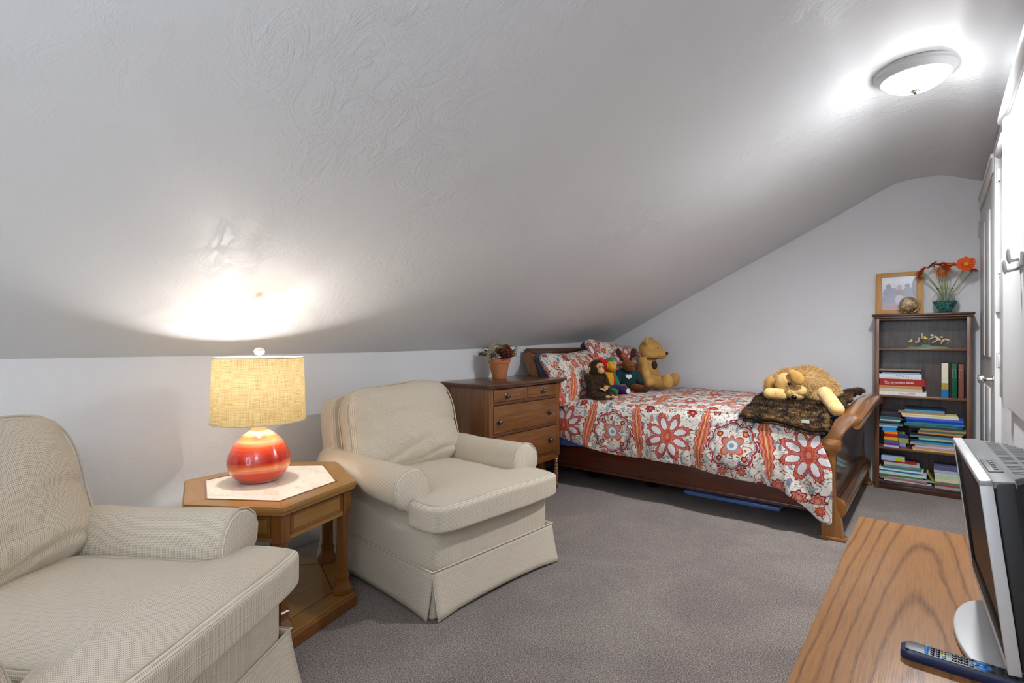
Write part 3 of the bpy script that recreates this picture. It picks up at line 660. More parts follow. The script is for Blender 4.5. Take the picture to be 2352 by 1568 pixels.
# ---------------------------------------------------------------- fur
def fur(name,src,n,length,width,mat,parent=None,comb=(0,0,-.3),jit=.5,seed=1,maxz=None,test=None):
    me=src.data; me.calc_loop_triangles()
    vt=np.array([v.co[:] for v in me.vertices]); tr=np.array([t_.vertices[:] for t_ in me.loop_triangles])
    a,b,c=vt[tr[:,0]],vt[tr[:,1]],vt[tr[:,2]]; nn=np.cross(b-a,c-a); ar=np.linalg.norm(nn,axis=1); nn=nn/np.maximum(ar[:,None],1e-12)
    if test is not None:
        ok=test((a+b+c)/3,nn); ar=ar*ok
    g=np.random.default_rng(seed); idx=g.choice(len(tr),n,p=ar/ar.sum()); r1=np.sqrt(g.random(n)); r2=g.random(n)
    p=a[idx]*(1-r1)[:,None]+b[idx]*(r1*(1-r2))[:,None]+c[idx]*(r1*r2)[:,None]; N_=nn[idx]
    d=N_+g.normal(0,jit,(n,3))*.6+np.array(comb); d/=np.linalg.norm(d,axis=1)[:,None]
    L=length*(.6+.8*g.random(n))[:,None]; side=np.cross(d,g.normal(0,1,(n,3))); side/=np.linalg.norm(side,axis=1)[:,None]
    V=np.empty((n*3,3)); V[0::3]=p-side*width/2; V[1::3]=p+side*width/2; V[2::3]=p+d*L+np.array(comb)*L*.3
    me2=bpy.data.meshes.new(name); me2.from_pydata(V.tolist(),[],np.arange(n*3).reshape(-1,3).tolist())
    o=link(name,me2,mat,parent); o['kind']='stuff'; return o
def blob(parts,vox=.007,smooth=6):
    bm=bmesh.new()
    for p in parts:
        if p[0]=='e':
            _,c_,r_=p[:3]; rot=p[3] if len(p)>3 else (0,0,0)
            Mx=Matrix.Translation(c_)@Euler(rot).to_matrix().to_4x4()@Matrix.Diagonal((*r_,1))
            bmesh.ops.create_icosphere(bm,subdivisions=3,radius=1,matrix=Mx)
        else:
            _,p1,r1,p2,r2=p; p1=Vector(p1); p2=Vector(p2)
            K=max(3,int((p2-p1).length/(min(r1,r2)*.35)))
            for k in range(K+1):
                q=k/K; rr=r1+(r2-r1)*q
                bmesh.ops.create_icosphere(bm,subdivisions=2,radius=1,matrix=Matrix.Translation(p1.lerp(p2,q))@Matrix.Diagonal((rr,rr,rr,1)))
    me=bpy.data.meshes.new('tmp'); bm.to_mesh(me); bm.free(); o=bpy.data.objects.new('tmp',me); C.objects.link(o)
    r=o.modifiers.new('r','REMESH'); r.mode='VOXEL'; r.voxel_size=vox
    s=o.modifiers.new('s','SMOOTH'); s.iterations=smooth; s.factor=.5
    dg=bpy.context.evaluated_depsgraph_get(); me2=bpy.data.meshes.new_from_object(o.evaluated_get(dg)); bpy.data.objects.remove(o)
    me2.polygons.foreach_set('use_smooth',[True]*len(me2.polygons)); return me2
def body(name,parts,mats,parent,fn=None,vox=.007,smooth=6):
    me=blob(parts,vox,smooth); o=link(name,me,None,parent); me.materials.clear()
    for m_ in mats: me.materials.append(m_)
    if fn:
        for p in me.polygons: p.material_index=fn(p.center)
    return o
def ball(name,c,r,mat,parent,rot=(0,0,0)):
    bm=bmesh.new(); rr=r if isinstance(r,tuple) else (r,r,r)
    bmesh.ops.create_icosphere(bm,subdivisions=3,radius=1,matrix=Matrix.Translation(c)@Euler(rot).to_matrix().to_4x4()@Matrix.Diagonal((*rr,1)))
    return obj(name,bm,mat,parent,smooth=True)
ZB=.775
# throw folded over the foot of the bed
t=thing('fur_throw','folded brown faux fur throw with dark lining draped over the foot of the bed','blanket',(-.8,4.4,ZB))
def throw_mesh(mat,off,thk,xs_,name,lab=None):
    bm=bmesh.new(); rows=[]
    for i in range(61):
        s=i/60
        row=[]
        for j in range(47):
            q=j/46
            # left border drifts towards the bed head on the near side; right border follows the footboard
            xl=xs_[0]+(.13*q if True else 0); xr=xs_[1]
            y=5.45-q*(5.45-3.80)
            x_=xl+(xr-xl)*s+.02*math.sin(q*9+s*2)
            z=.742+.022*math.sin(PI*min(1,q*1.02))+off-.008+.007*noise.noise(Vector((x_*7,y*4,2)))+.008*math.sin(y*26+x_*7)*(.5+.5*s)
            z+=.055*sst(.80,1.0,s)*sst(0.0,.25,1-q*.9)
            # near edge droops over the side
            dr=sst(.90,1.0,q); z-=(.030+.065*sst(.35,1,s))*dr*dr; y-=.035*sst(.88,1,q)
            e=min(s,1-s)*60; z-=thk*.6*(1-min(1,e/2.0))**2
            row.append(bm.verts.new((x_,y,z)))
        rows.append(row)
    for a,b in zip(rows,rows[1:]):
        for j in range(46): bm.faces.new((a[j],b[j],b[j+1],a[j+1]))
    bmesh.ops.recalc_face_normals(bm,faces=bm.faces)
    if sum(f.normal.z for f in bm.faces)<0: bmesh.ops.reverse_faces(bm,faces=bm.faces)
    r=bmesh.ops.extrude_face_region(bm,geom=bm.faces[:]); vs_=[v for v in r['geom'] if isinstance(v,bmesh.types.BMVert)]
    bmesh.ops.translate(bm,vec=(0,0,-thk),verts=vs_)
    o=wparent(obj(name,bm,mat,smooth=True),t)
    if lab: o['label']=lab
    return o
tt=throw_mesh(M['throw'],.052,.022,(-1.19,-.505),'fur_layer')
throw_mesh(M['throwlining'],.030,.014,(-1.165,-.515),'lining','nearly black lining')
tl=throw_mesh(M['throw'],.016,.014,(-1.17,-.52),'under_layer')
fr=fur('pile',tt,36000,.020,.0024,M['throw'],None,(.25,-.5,-.1),.4,3,test=lambda c_,n_:(n_[:,2]>-.2)); wparent(fr,t)
cl=at(1850,968,3.735); o=wparent(box('care_label',cl.x-.022,cl.x+.022,3.732,3.736,cl.z-.008,cl.z+.010,M['wfelt']),t); o['label']='white care label'
# teddy bear
t=thing('teddy_bear','large golden teddy bear with a brown heart patch sitting by the gable wall','plush toy',(-2.29,4.99,ZB+.010),.15)
bp=[('e',(0,0,.16),(.105,.12,.165)),('e',(.030,0,.380),(.118,.112,.108)),('e',(.035,0,.345),(.11,.108,.075)),('e',(.135,0,.335),(.062,.058,.048)),('e',(.015,-.085,.465),(.024,.046,.048),(0,0,.3)),('e',(.015,.085,.465),(.024,.046,.048),(0,0,-.3)),
 ('c',(-.01,-.125,.265),.048,(.065,-.175,.065),.050),('c',(.0,.105,.275),.045,(.06,.135,.075),.048),('c',(.05,-.08,.060),.060,(.19,-.13,.058),.060),('c',(.05,.08,.055),.056,(.21,.12,.055),.055),('e',(.235,-.14,.078),(.055,.066,.078)),('e',(.245,.125,.078),(.048,.056,.070))]
bo=body('body',bp,[M['bear']],t)
o=ball('nose',(.196,0,.345),(.014,.022,.018),M['dk'],t); o['label']='dark brown nose'
for s in (-1,1): ball('eye',(.122,s*.062,.400),.009,M['black'],t)
o=ball('heart_patch',(.085,-.055,.225),(.028,.034,.042),M['dk'],t,(0,0,-.45)); o['label']='brown heart shaped patch'
tube('collar_ribbon',[(.03+.085*math.cos(a),.085*math.sin(a),.290) for a in [2*PI*k/24 for k in range(24)]],.006,M['dk'],t,6,True)
fur('plush_pile',bo,9000,.006,.0022,M['bear'],t,(0,0,-.3),.5,5)
# monkey
t=thing('plush_monkey','dark brown plush monkey with tan face sitting nearest the dresser','plush toy',(-2.33,4.02,ZB-.018),-.42)
mp=[('e',(0,0,.11),(.075,.082,.115)),('e',(.01,0,.255),(.066,.068,.075)),('c',(0,-.075,.18),.034,(.06,-.075,.085),.027),('c',(.06,-.075,.085),.027,(.10,-.035,.085),.024),('c',(0,.075,.18),.034,(.06,.075,.10),.027),('c',(.06,.075,.10),.027,(.10,.03,.10),.024),('c',(.02,-.055,.04),.038,(.12,-.09,.035),.032),('c',(.12,-.09,.035),.030,(.15,-.02,.028),.026),('c',(.02,.055,.04),.038,(.12,.085,.035),.032),('c',(.12,.085,.035),.030,(.16,.04,.028),.026)]
bo=body('body',mp,[M['mk']],t,vox=.006)
fc=body('face',[('e',(.060,0,.275),(.020,.042,.034)),('e',(.074,0,.238),(.026,.034,.028))],[M['tan']],t,vox=.004); fc['label']='tan felt face'
for s in (-1,1):
    ball('eye',(.080,s*.017,.272),.008,M['black'],t); o=ball('ear',(.005,s*.070,.250),(.010,.014,.020),M['tan'],t)
def hand(name,c_,dirv,side,mat,par,L=.034,r=.0065):
    dv=Vector(dirv).normalized(); c_=Vector(c_); sd=dv.cross(Vector((0,0,1))).normalized()
    ps=[('e',tuple(c_+dv*.010),(.017,.017,.011))]
    for k,l in zip((-1.5,-.5,.5,1.5),(.8,1,.95,.75)):
        b0=c_+dv*.018+sd*k*.0085; ps.append(('c',tuple(b0),r,tuple(b0+dv*L*l*.6+Vector((0,0,-.004))),r*.9)); 
        b1=b0+dv*L*l*.6+Vector((0,0,-.004)); ps.append(('c',tuple(b1),r*.9,tuple(b1+dv*L*l*.35+Vector((0,0,-.010))),r*.8))
    b0=c_+dv*.006+sd*side*.016; ps.append(('c',tuple(b0),r,tuple(b0+dv*.014+sd*side*.014),r*.85))
    return body(name,ps,[mat],par,vox=.0035,smooth=3)
hand('hand',(.105,-.030,.085),(.8,.45,-.1),1,M['tan'],t); hand('hand',(.105,.028,.105),(.8,-.55,-.2),-1,M['tan'],t)
for s,c_ in ((-1,(.155,-.015,.024)),(1,(.17,.045,.024))): 
    body('foot',[('c',c_,.017,(c_[0]+.035,c_[1]-.012*s,c_[2]-.004),.013)]+[('c',(c_[0]+.035,c_[1]+k*.009,c_[2]-.002),.006,(c_[0]+.055,c_[1]+k*.011,c_[2]),.005) for k in (-1.4,-.5,.5,1.4)],[M['tan']],t,vox=.0035,smooth=3)
fur('fur',bo,9000,.013,.0022,M['mk'],t,(0,0,-.35),.5,6)
# rainbow bear
pb=t=thing('plush_bear','red, yellow, green and purple plush bear between the monkey and the moose','plush toy',(-2.37,4.29,ZB-.012),-.30); pb.scale=(1.18,1.18,1.12)
def rcol(c_):
    if c_.z>.185 : 
        if c_.z>.268 and c_.y>-.02: return 2
        return 1 if c_.x>.045 else 0
    if c_.z<.075 and c_.x>.02 or c_.z<.05: return 3 if c_.y>.0 else 2
    if c_.y>.052: return 2
    if c_.y>.03: return 0
    return 1
rp=[('e',(-.01,0,.115),(.065,.068,.10)),('e',(.0,0,.235),(.062,.062,.058)),('e',(.055,0,.225),(.035,.036,.034)),('e',(-.01,-.05,.285),(.012,.022,.022)),('e',(-.01,.05,.285),(.012,.022,.022)),('c',(0,-.06,.165),.028,(.03,-.085,.06),.025),('c',(0,.06,.165),.028,(.04,.085,.06),.025),('c',(.02,-.04,.035),.034,(.13,-.055,.032),.032),('c',(.02,.045,.035),.034,(.14,.06,.032),.032)]
body('body',rp,[M['red'],M['yel'],M['grn'],M['pur']],t,rcol,.006)
for y_,m_ in ((-.055,M['wfelt']),(.06,M['wfelt'])):
    bm=bmesh.new(); lathe_bm(bm,[(0,.0),(.022,.0),(.022,.003),(0,.004)],20,M=Matrix.Translation((.158 if y_<0 else .168,y_,.034))@Matrix.Rotation(PI/2,4,'Y')); o=obj('foot_pad',bm,M['grn'] if y_<0 else m_,t)
for s in (-1,1): ball('eye',(.052,s*.028,.252),.005,M['black'],t)
ball('ear_lining',(-.03,-.035,.295),(.014,.016,.014),M['pink'],t)['label']='pale pink puff'
# moose
t=thing('plush_moose','brown plush moose with antlers in a dark green sweater leaning on the teddy bear','plush toy',(-2.34,4.62,ZB-.006),-.70); t.scale=(1.15,1.15,1.1)
body('body',[('e',(.015,0,.235),(.052,.045,.045)),('e',(.07,0,.22),(.055,.048,.045)),('c',(.0,.0,.18),.035,(0,0,.2),.03),('c',(.03,-.045,.035),.036,(.16,-.085,.032),.032),('c',(.03,.045,.035),.036,(.18,.085,.030),.030),('e',(-.005,-.062,.235),(.014,.028,.014),(0,.0,.4)),('e',(-.005,.062,.235),(.014,.028,.014),(0,0,-.4))],[M['moose']],t,vox=.006)
o=body('sweater',[('e',(0,0,.115),(.075,.085,.10)),('c',(0,-.07,.16),.032,(.05,-.10,.09),.028),('c',(0,.07,.16),.032,(.05,.10,.09),.028)],[M['dgrn']],t,vox=.006); o['label']='dark green knitted sweater'
for s in (-1,1):
    body('antler',[('c',(.0,s*.03,.265),.014,(-.01,s*.055,.310),.016),('e',(-.01,s*.066,.340),(.013,.026,.038),(s*-.3,0,0)),('c',(0,s*.05,.30),.010,(.02,s*.085,.315),.009)],[M['dk']],t,vox=.005)
    ball('eye',(.062,s*.034,.252),.005,M['black'],t); ball('nostril',(.122,s*.018,.225),.005,M['dk'],t)
    ball('hoof',(.19 if s>0 else .17,s*.088,.030),(.018,.030,.030),M['dk'],t)
bm=bmesh.new(); Mx=Matrix.Translation((.076,-.012,.135))@Matrix.Rotation(PI/2-.25,4,'Y')
for dx,dy in ((0,-.012),(0,.012),(.010,0)): lathe_bm(bm,[(0,0),(.016,0),(.016,.005),(0,.006)],18,M=Mx@Matrix.Translation((dx,dy,0)))
obj('emblem',bm,M['wfelt'],t)['label']='white heart shaped emblem'
# lying dog
t=thing('plush_dog','large golden plush dog lying on the fur throw with one leg over the footboard','plush toy',(-.82,4.6,.83))
at_=at
def at(a,b,c): return at_(a,b,c-.15)
hc=at(1812,876,4.62)
dp=[('e',tuple(hc),(.115,.12,.095)),('e',tuple(at(1822,896,4.54)),(.075,.085,.060)),('e',tuple(at(1829,908,4.50)),(.058,.055,.040)),
 ('e',tuple(at(1852,876,4.80)),(.15,.18,.115)),('e',tuple(at(1878,892,4.82)),(.13,.15,.10)),('e',tuple(at(1896,912,4.72)),(.10,.12,.085)),('e',tuple(at(1773,884,4.74)),(.05,.055,.07))]
legs=[('c',tuple(at(1797,906,4.50)),.048,tuple(at(1768,903,4.47)),.047),('c',tuple(at(1894,903,4.36)),.050,tuple(at(1922,940,4.02)),.046),('c',tuple(at(1900,903,4.80)),.045,tuple(at(1931,911,4.82)),.036)]
def dcol(c_): return 0
bo=wparent(body('body',dp,[M['dog']],None,vox=.008),t)
fr=wparent(fur('long_fur',bo,16000,.034,.003,M['dog'],None,(.25,0,-.55),.45,8,test=lambda c_,n_:(c_[:,1]>4.43)|(c_[:,2]>.93)),t)
mz=wparent(body('muzzle',[('e',tuple(at(1802,876,4.53)),(.060,.05,.074),(0,.35,0)),('e',tuple(at(1822,900,4.50)),(.062,.055,.045)),('e',tuple(at(1838,898,4.49)),(.045,.045,.042))],[M['dogs']],None,vox=.006),t); mz['label']='smooth pale gold muzzle'
for k,l in enumerate(legs): wparent(body('leg',[l],[M['dogs']],None,vox=.007),t)
wparent(body('ear',[('e',tuple(at(1831,868,4.43)),(.046,.022,.058),(0,-.5,0)),('e',tuple(at(1820,857,4.48)),(.035,.025,.030))],[M['ear']],None,vox=.006),t)
wparent(body('ear',[('e',tuple(at(1768,880,4.56)),(.034,.03,.060),(0,.3,0))],[M['ear']],None,vox=.006),t)
wparent(ball('nose',at(1823,912,4.435),(.020,.014,.016),M['black'],None),t)
wparent(ball('eye',at(1813,881,4.43),(.011,.009,.011),M['black'],None),t)
wparent(tube('face_seam',[at(1797,866,4.375),at(1805,880,4.36),at(1814,895,4.35),at(1822,906,4.345)],.0018,M['ear'],None,6),t)
wparent(tube('mouth',[at(1826,915,4.44),at(1832,919,4.44),at(1842,918,4.45),at(1847,912,4.46)],.0025,M['dk'],None,6),t)
at=at_
# ---------------------------------------------------------------- dresser
t=thing('dresser','brown wooden dresser with four drawers and turned legs beside the bed','dresser',(-2.74,3.22,0))
DX0,DX1,DY0,DY1=-3.0,-2.50,2.795,3.70
def dp_(name,bm,mat,lab=None,ang=35):
    o=wparent(obj(name,bm,mat,ang=ang),t)
    if lab: o['label']=lab
    return o
bm=bmesh.new(); prism_bm(bm,[(DX0-.005,DY0-.055),(DX1+.03,DY0-.055),(DX1+.05,DY0-.035),(DX1+.05,DY1+.035),(DX1+.03,DY1+.055),(DX0-.005,DY1+.055)],2,.922,.938,.004); dp_('top',bm,M['dresserd'])
bm=bmesh.new(); prism_bm(bm,[(DX0,DY0-.035),(DX1+.02,DY0-.035),(DX1+.035,DY0-.02),(DX1+.035,DY1+.02),(DX1+.02,DY1+.035),(DX0,DY1+.035)],2,.908,.922,.003); dp_('top_moulding',bm,M['dresserd'])
for yy in (DY0,DY1-.02):
    bm=bmesh.new(); B(bm,DX0+.01,DX1-.02,yy+.002,yy+.018,.275,.908,.002); dp_('side_panel',bm,M['dresser'])
bm=bmesh.new(); B(bm,DX0+.01,DX0+.02,DY0+.02,DY1-.02,.28,.905); dp_('back_panel',bm,M['dresser'])
bm=bmesh.new(); B(bm,DX0+.02,DX1-.03,DY0+.02,DY1-.02,.29,.905); dp_('carcass',bm,M['dresserd'])
lp=[(.021,.28),(.021,.262),(.014,.256),(.020,.245),(.013,.236),(.019,.224),(.013,.216),(.013,.205),(.020,.190),(.013,.178),(.020,.168),(.014,.158),(.021,.135),(.019,.08),(.012,.050),(.018,.042),(.021,.022),(.018,.004),(.014,0)]
for xx in (DX0+.03,DX1-.022):
    for yy in (DY0+.022,DY1-.022):
        o=lathe('leg',lp,M['dresser'],None,20); o.location=(xx,yy,0); wparent(o,t)
        bm=bmesh.new(); B(bm,xx-.022,xx+.022,yy-.022,yy+.022,.28,.908,.003); dp_('corner_post',bm,M['dresser'])
rails=[(.898,.908),(.775,.800),(.545,.568),(.308,.330)]
for a,b in rails:
    bm=bmesh.new(); B(bm,DX1-.03,DX1-.004,DY0+.04,DY1-.04,a,b,.002); dp_('drawer_rail',bm,M['dresserd'])
bm=bmesh.new(); B(bm,DX1-.03,DX1-.002,3.228,3.252,.79,.90,.002); dp_('divider',bm,M['dresser'])
bm=bmesh.new(); B(bm,DX1-.03,DX1-.012,DY0+.04,DY1-.04,.25,.308,.002); dp_('apron',bm,M['dresser'])
def knob(y,z,par):
    bm=bmesh.new(); Mx=Matrix.Translation((DX1+.004,y,z))@Matrix.Rotation(PI/2,4,'Y')
    lathe_bm(bm,[(0,0),(.021,0),(.022,.003),(.017,.006),(.008,.007),(.007,.014),(.013,.017),(.016,.022),(.013,.027),(.006,.030),(0,.0305)],16,M=Mx)
    for k in range(6):
        a=k*PI/3; bmesh.ops.create_icosphere(bm,subdivisions=1,radius=.0045,matrix=Matrix.Translation((DX1+.008,y+.019*math.cos(a),z+.019*math.sin(a))))
    o=wparent(obj('knob',bm,M['pewter'],ang=40),t); o.parent=par; o.matrix_parent_inverse=Matrix.Identity(4); return o
def drawer(y0,y1,z0,z1,kn):
    bm=bmesh.new(); B(bm,DX1-.02,DX1+.003,y0,y1,z0,z1,.003)
    me_o=obj('drawer',bm,M['dresser'],ang=35); wparent(me_o,t)
    for y,z in kn:
        k=knob(y,z,me_o)
drawer(DY0+.048,3.224,.803,.895,[(2.99,.842)]); drawer(3.256,DY1-.048,.803,.895,[(3.445,.846)])
drawer(DY0+.048,DY1-.048,.571,.772,[(2.895,.655),(3.535,.662)]); drawer(DY0+.048,DY1-.048,.333,.542,[(2.895,.425),(3.545,.432)])
# flower pot
t=thing('flower_pot','terracotta pot of dried white and red flowers on the brown dresser','plant pot',(-2.83,3.29,.938))
lathe('pot',[(0,0),(.054,0),(.058,.004),(.082,.128),(.090,.130),(.095,.170),(.088,.172),(.080,.150),(.074,.148),(0,.146)],M['terra'],t,36)
M['cream']=plain('cream dried petals','#d3c9ab',.9); M['crim']=plain('crimson dried petals','#7a0a18',.85); M['ochre']=plain('ochre dried petals','#a8641a',.9); M['olive']=plain('olive leaves','#5c4f22',.9); M['dkleaf']=plain('dark leaves','#2a2a1a',.9)
def petal_head(c_,R,n,mat,name,dirv=(0,0,1),layers=3,par=None,pw=.36):
    bm=bmesh.new(); dv=Vector(dirv).normalized(); q=dv.to_track_quat('Z','Y').to_matrix().to_4x4()
    for L in range(layers):
        rr=R*(1-.24*L); tilt=.35+.38*L
        for k in range(n):
            a=2*PI*k/n+L*.4; ca,sa=math.cos(a),math.sin(a)
            def P(r_,wd_,h_):
                return Vector((ca*r_-sa*wd_,sa*r_+ca*wd_,h_))
            w_=rr*pw
            pts=[P(0,0,0),P(rr*.5,-w_,rr*.5*tilt),P(rr*.92,-w_*.7,rr*.9*tilt*1.0),P(rr*1.02,0,rr*tilt*.95),P(rr*.92,w_*.7,rr*.9*tilt),P(rr*.5,w_,rr*.5*tilt)]
            mid=P(rr*.6,0,rr*.5*tilt-.12*rr)
            vs_=[bm.verts.new(p) for p in pts]; mv=bm.verts.new(mid)
            for i in range(6): bm.faces.new((vs_[i],vs_[(i+1)%6],mv))
    bmesh.ops.transform(bm,matrix=Matrix.Translation(c_)@q,verts=bm.verts)
    return obj(name,bm,mat,par,smooth=True)
# camera-facing side is +x,-y
for (r_,c_,u_),R,n,mt in (((-.058,.045,.197),.058,10,'cream'),((-.068,.015,.235),.046,9,'cream'),((-.015,.03,.250),.040,9,'cream'),((.015,-.02,.272),.042,9,'cream'),((-.022,.072,.180),.036,8,'cream'),((-.045,-.04,.262),.040,9,'cream'),
  ((.018,.062,.212),.040,8,'crim'),((.045,.040,.238),.040,8,'crim'),((.062,.050,.200),.038,8,'crim'),((.032,.078,.182),.030,7,'crim'),((.080,.0,.242),.042,9,'ochre'),((.092,.02,.210),.036,8,'ochre'),((.055,-.03,.262),.040,8,'ochre'),((.0,-.07,.225),.045,8,'ochre'),((-.07,-.04,.21),.04,8,'ochre')):
    p=Vector((r_*RT[0]-c_*FW[0],r_*RT[1]-c_*FW[1],u_)); dv=Vector((p.x,p.y,(u_-.17)*.9))
    petal_head(p,R,n,M[mt],'flower',dv,4,t,.24)
def sprig(c_,dv,L,mat,par,n=9):
    bm=bmesh.new(); c_=Vector(c_); dv=Vector(dv).normalized(); tube_bm(bm,[c_,c_+dv*L],[.0015,.0008],5)
    for k in range(n):
        q=.25+.75*k/(n-1); p=c_+dv*L*q; sd=Vector((random.uniform(-1,1),random.uniform(-1,1),random.uniform(-1,1))).cross(dv).normalized()
        e=p+(dv*.8+sd*.9).normalized()*.026; w_=dv.cross(sd).normalized()*.0045; md_=(p+e)/2
        vs_=[bm.verts.new(x_) for x_ in (p,md_+w_,e,md_-w_)]; bm.faces.new(vs_)
    return obj('sprig',bm,mat,par)
random.seed(11)
for k in range(40):
    a=random.uniform(0,2*PI); el=random.uniform(-.1,1.1); dv=(math.cos(a),math.sin(a),math.sin(el)*.9+.1)
    sprig((.05*math.cos(a),.05*math.sin(a),.175+.02*random.random()),dv,random.uniform(.085,.125),M['olive'] if k%2 else M['dkleaf'],t)
# ---------------------------------------------------------------- end table
V6=[(-2.777,.923),(-2.81,1.375),(-2.555,1.605),(-2.125,1.435),(-2.0,1.013),(-2.36,.775)]
cxy=Vector((sum(p[0] for p in V6)/6,sum(p[1] for p in V6)/6))
t=thing('end_table','six sided wooden end table with cream stone inset and lower shelf between armchairs','table',(cxy.x,cxy.y,0))
def hexa(off):   # inset polygon by off metres, local coordinates
    P=[Vector(p)-cxy for p in V6]; n=6; out=[]
    for i in range(n):
        a,b,c_=P[i-1],P[i],P[(i+1)%n]
        e1=(b-a).normalized(); e2=(c_-b).normalized(); n1=Vector((e1.y,-e1.x)); n2=Vector((e2.y,-e2.x))
        if n1.dot(-b)<0: n1=-n1
        if n2.dot(-b)<0: n2=-n2
        bis=(n1+n2); bis=bis/bis.dot(n1); out.append(b+bis*off)
    return out
def ringpoly(name,o0,o1,z0,z1,mat,lab=None):
    bm=bmesh.new(); A=hexa(o0); Bq=hexa(o1)
    L=[[bm.verts.new((*p,z)) for p in S] for S,z in ((A,z0),(A,z1),(Bq,z1),(Bq,z0))]
    for a,b in zip(L,L[1:]+L[:1]):
        for i in range(6): bm.faces.new((a[i],a[(i+1)%6],b[(i+1)%6],b[i]))
    return obj(name,bm,mat,t)
def hexstack(name,rings,mat,par=None):
    bm=bmesh.new(); L=[[bm.verts.new((*p,z)) for p in hexa(o)] for o,z in rings]
    for a,b in zip(L,L[1:]):
        for i in range(6): bm.faces.new((a[i],a[(i+1)%6],b[(i+1)%6],b[i]))
    bm.faces.new(L[0][::-1]); bm.faces.new(L[-1]); return obj(name,bm,mat,par or t)
# mitred border boards, one per side
A=hexa(0); Bq=hexa(.085)
for i in range(6):
    j=(i+1)%6; bm=bmesh.new(); g=.0006
    pts=[A[i],A[j],Bq[j],Bq[i]]; e=(A[j]-A[i]).normalized()*g; pts=[A[i]+e,A[j]-e,Bq[j]-e,Bq[i]+e]
    lo=[bm.verts.new((*p,.572)) for p in pts]; hi=[bm.verts.new((*p,.589)) for p in pts]
    bm.faces.new(hi); bm.faces.new(lo[::-1])
    for k in range(4): bm.faces.new((lo[k],lo[(k+1)%4],hi[(k+1)%4],hi[k]))
    ed=[x_ for x_ in bm.edges if x_.verts[0] in hi and x_.verts[1] in hi and set(x_.verts)=={hi[0],hi[1]}]
    bmesh.ops.bevel(bm,geom=ed,offset=.006,segments=3,affect='EDGES'); 
    d=(A[j]-A[i]); ang=math.atan2(d.y,d.x)
    o=obj('border_board',bm,M['table'],t,uv=False,ang=40)
    uvl=o.data.uv_layers.new(name='UVMap')
    for lp_ in o.data.loops:
        co=o.data.vertices[lp_.vertex_index].co; uvl.data[lp_.index].uv=(co.x*math.cos(ang)+co.y*math.sin(ang)+i*.37,-co.x*math.sin(ang)+co.y*math.cos(ang)+i*.61)
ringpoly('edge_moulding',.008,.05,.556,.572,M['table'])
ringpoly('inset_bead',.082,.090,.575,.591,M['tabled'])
hexstack('stone_inset',[(.088,.575),(.088,.588)],M['marble'])['label']='cream travertine inset'
# aprons with recessed panels
A=hexa(.035); Bq=hexa(.055)
for i in range(6):
    j=(i+1)%6; a,b=A[i],A[j]; L=(b-a).length; e=(b-a)/L; inn=(Bq[i]+Bq[j])/2-(a+b)/2; inn=(inn-e*inn.dot(e)).normalized()
    Mx=Matrix(((e.x,inn.x,0,a.x),(e.y,inn.y,0,a.y),(0,0,1,0),(0,0,0,1)))
    bm=bmesh.new(); B(bm,.02,L-.02,0,.016,.440,.556)
    o=obj('apron',bm,M['table'],t,uv=True); bm=None
    o.data.transform(Mx)
    bm=bmesh.new()
    x0,x1,z0,z1=.045,L-.045,.458,.545
    for q in ((x0,x1,z0,z0+.008),(x0,x1,z1-.008,z1),(x0,x0+.008,z0,z1),(x1-.008,x1,z0,z1)): B(bm,q[0],q[1],-.004,.002,q[2],q[3],.001)
    for q in ((x0+.012,x1-.012,z0+.012,z0+.016),(x0+.012,x1-.012,z1-.016,z1-.012),(x0+.012,x0+.016,z0+.012,z1-.012),(x1-.016,x1-.012,z0+.012,z1-.012)): B(bm,q[0],q[1],-.002,.002,q[2],q[3])
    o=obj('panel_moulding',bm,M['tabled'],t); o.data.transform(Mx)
# legs
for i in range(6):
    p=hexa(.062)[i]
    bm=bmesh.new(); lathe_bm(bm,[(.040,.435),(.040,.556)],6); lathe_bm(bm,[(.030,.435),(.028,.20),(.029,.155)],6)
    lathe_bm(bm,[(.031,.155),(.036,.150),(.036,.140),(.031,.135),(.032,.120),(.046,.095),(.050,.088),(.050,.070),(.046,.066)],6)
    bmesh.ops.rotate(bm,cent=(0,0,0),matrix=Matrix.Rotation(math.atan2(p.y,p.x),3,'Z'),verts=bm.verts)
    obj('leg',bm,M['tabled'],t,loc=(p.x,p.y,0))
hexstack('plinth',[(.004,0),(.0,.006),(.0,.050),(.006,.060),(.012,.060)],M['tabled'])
hexstack('lower_shelf',[(.012,.060),(.014,.066),(.10,.066)],M['table'])
ringpoly('shelf_inlay_line',.098,.102,.064,.067,M['sleighd'])
# table lamp
t=thing('table_lamp','orange glazed ceramic table lamp with linen drum shade on end table','lamp',(-2.50,1.15,.589))
lathe('base',[(0,0),(.070,0),(.086,.004),(.108,.022),(.128,.050),(.139,.085),(.139,.105),(.132,.135),(.118,.165),(.099,.192),(.078,.214),(.056,.231),(.042,.238),(.036,.242),(.037,.246),(.038,.278),(.035,.283),(0,.283)],M['ceramic'],t,64,uv=False,ang=60)
lathe('socket',[(0,.285),(.020,.285),(.024,.289),(.024,.296),(.014,.299),(.014,.36),(.018,.362),(.018,.40),(0,.40)],M['brass'],t,20)
bm=bmesh.new(); n=72; lay=bm.loops.layers.uv.new('UVMap'); rb,rt_,zb,zt=.206,.198,.285,.585
rows=[[bm.verts.new(((rb+(rt_-rb)*j/6)*math.cos(2*PI*i/n),(rb+(rt_-rb)*j/6)*math.sin(2*PI*i/n),zb+(zt-zb)*j/6)) for i in range(n)] for j in range(7)]
for j in range(6):
    for i in range(n):
        k=(i+1)%n; f=bm.faces.new((rows[j][i],rows[j][k],rows[j+1][k],rows[j+1][i]))
        for l,(a,b) in zip(f.loops,((i,j),(i+1,j),(i+1,j+1),(i,j+1))): l[lay].uv=(a/n*1.26,b*.05)
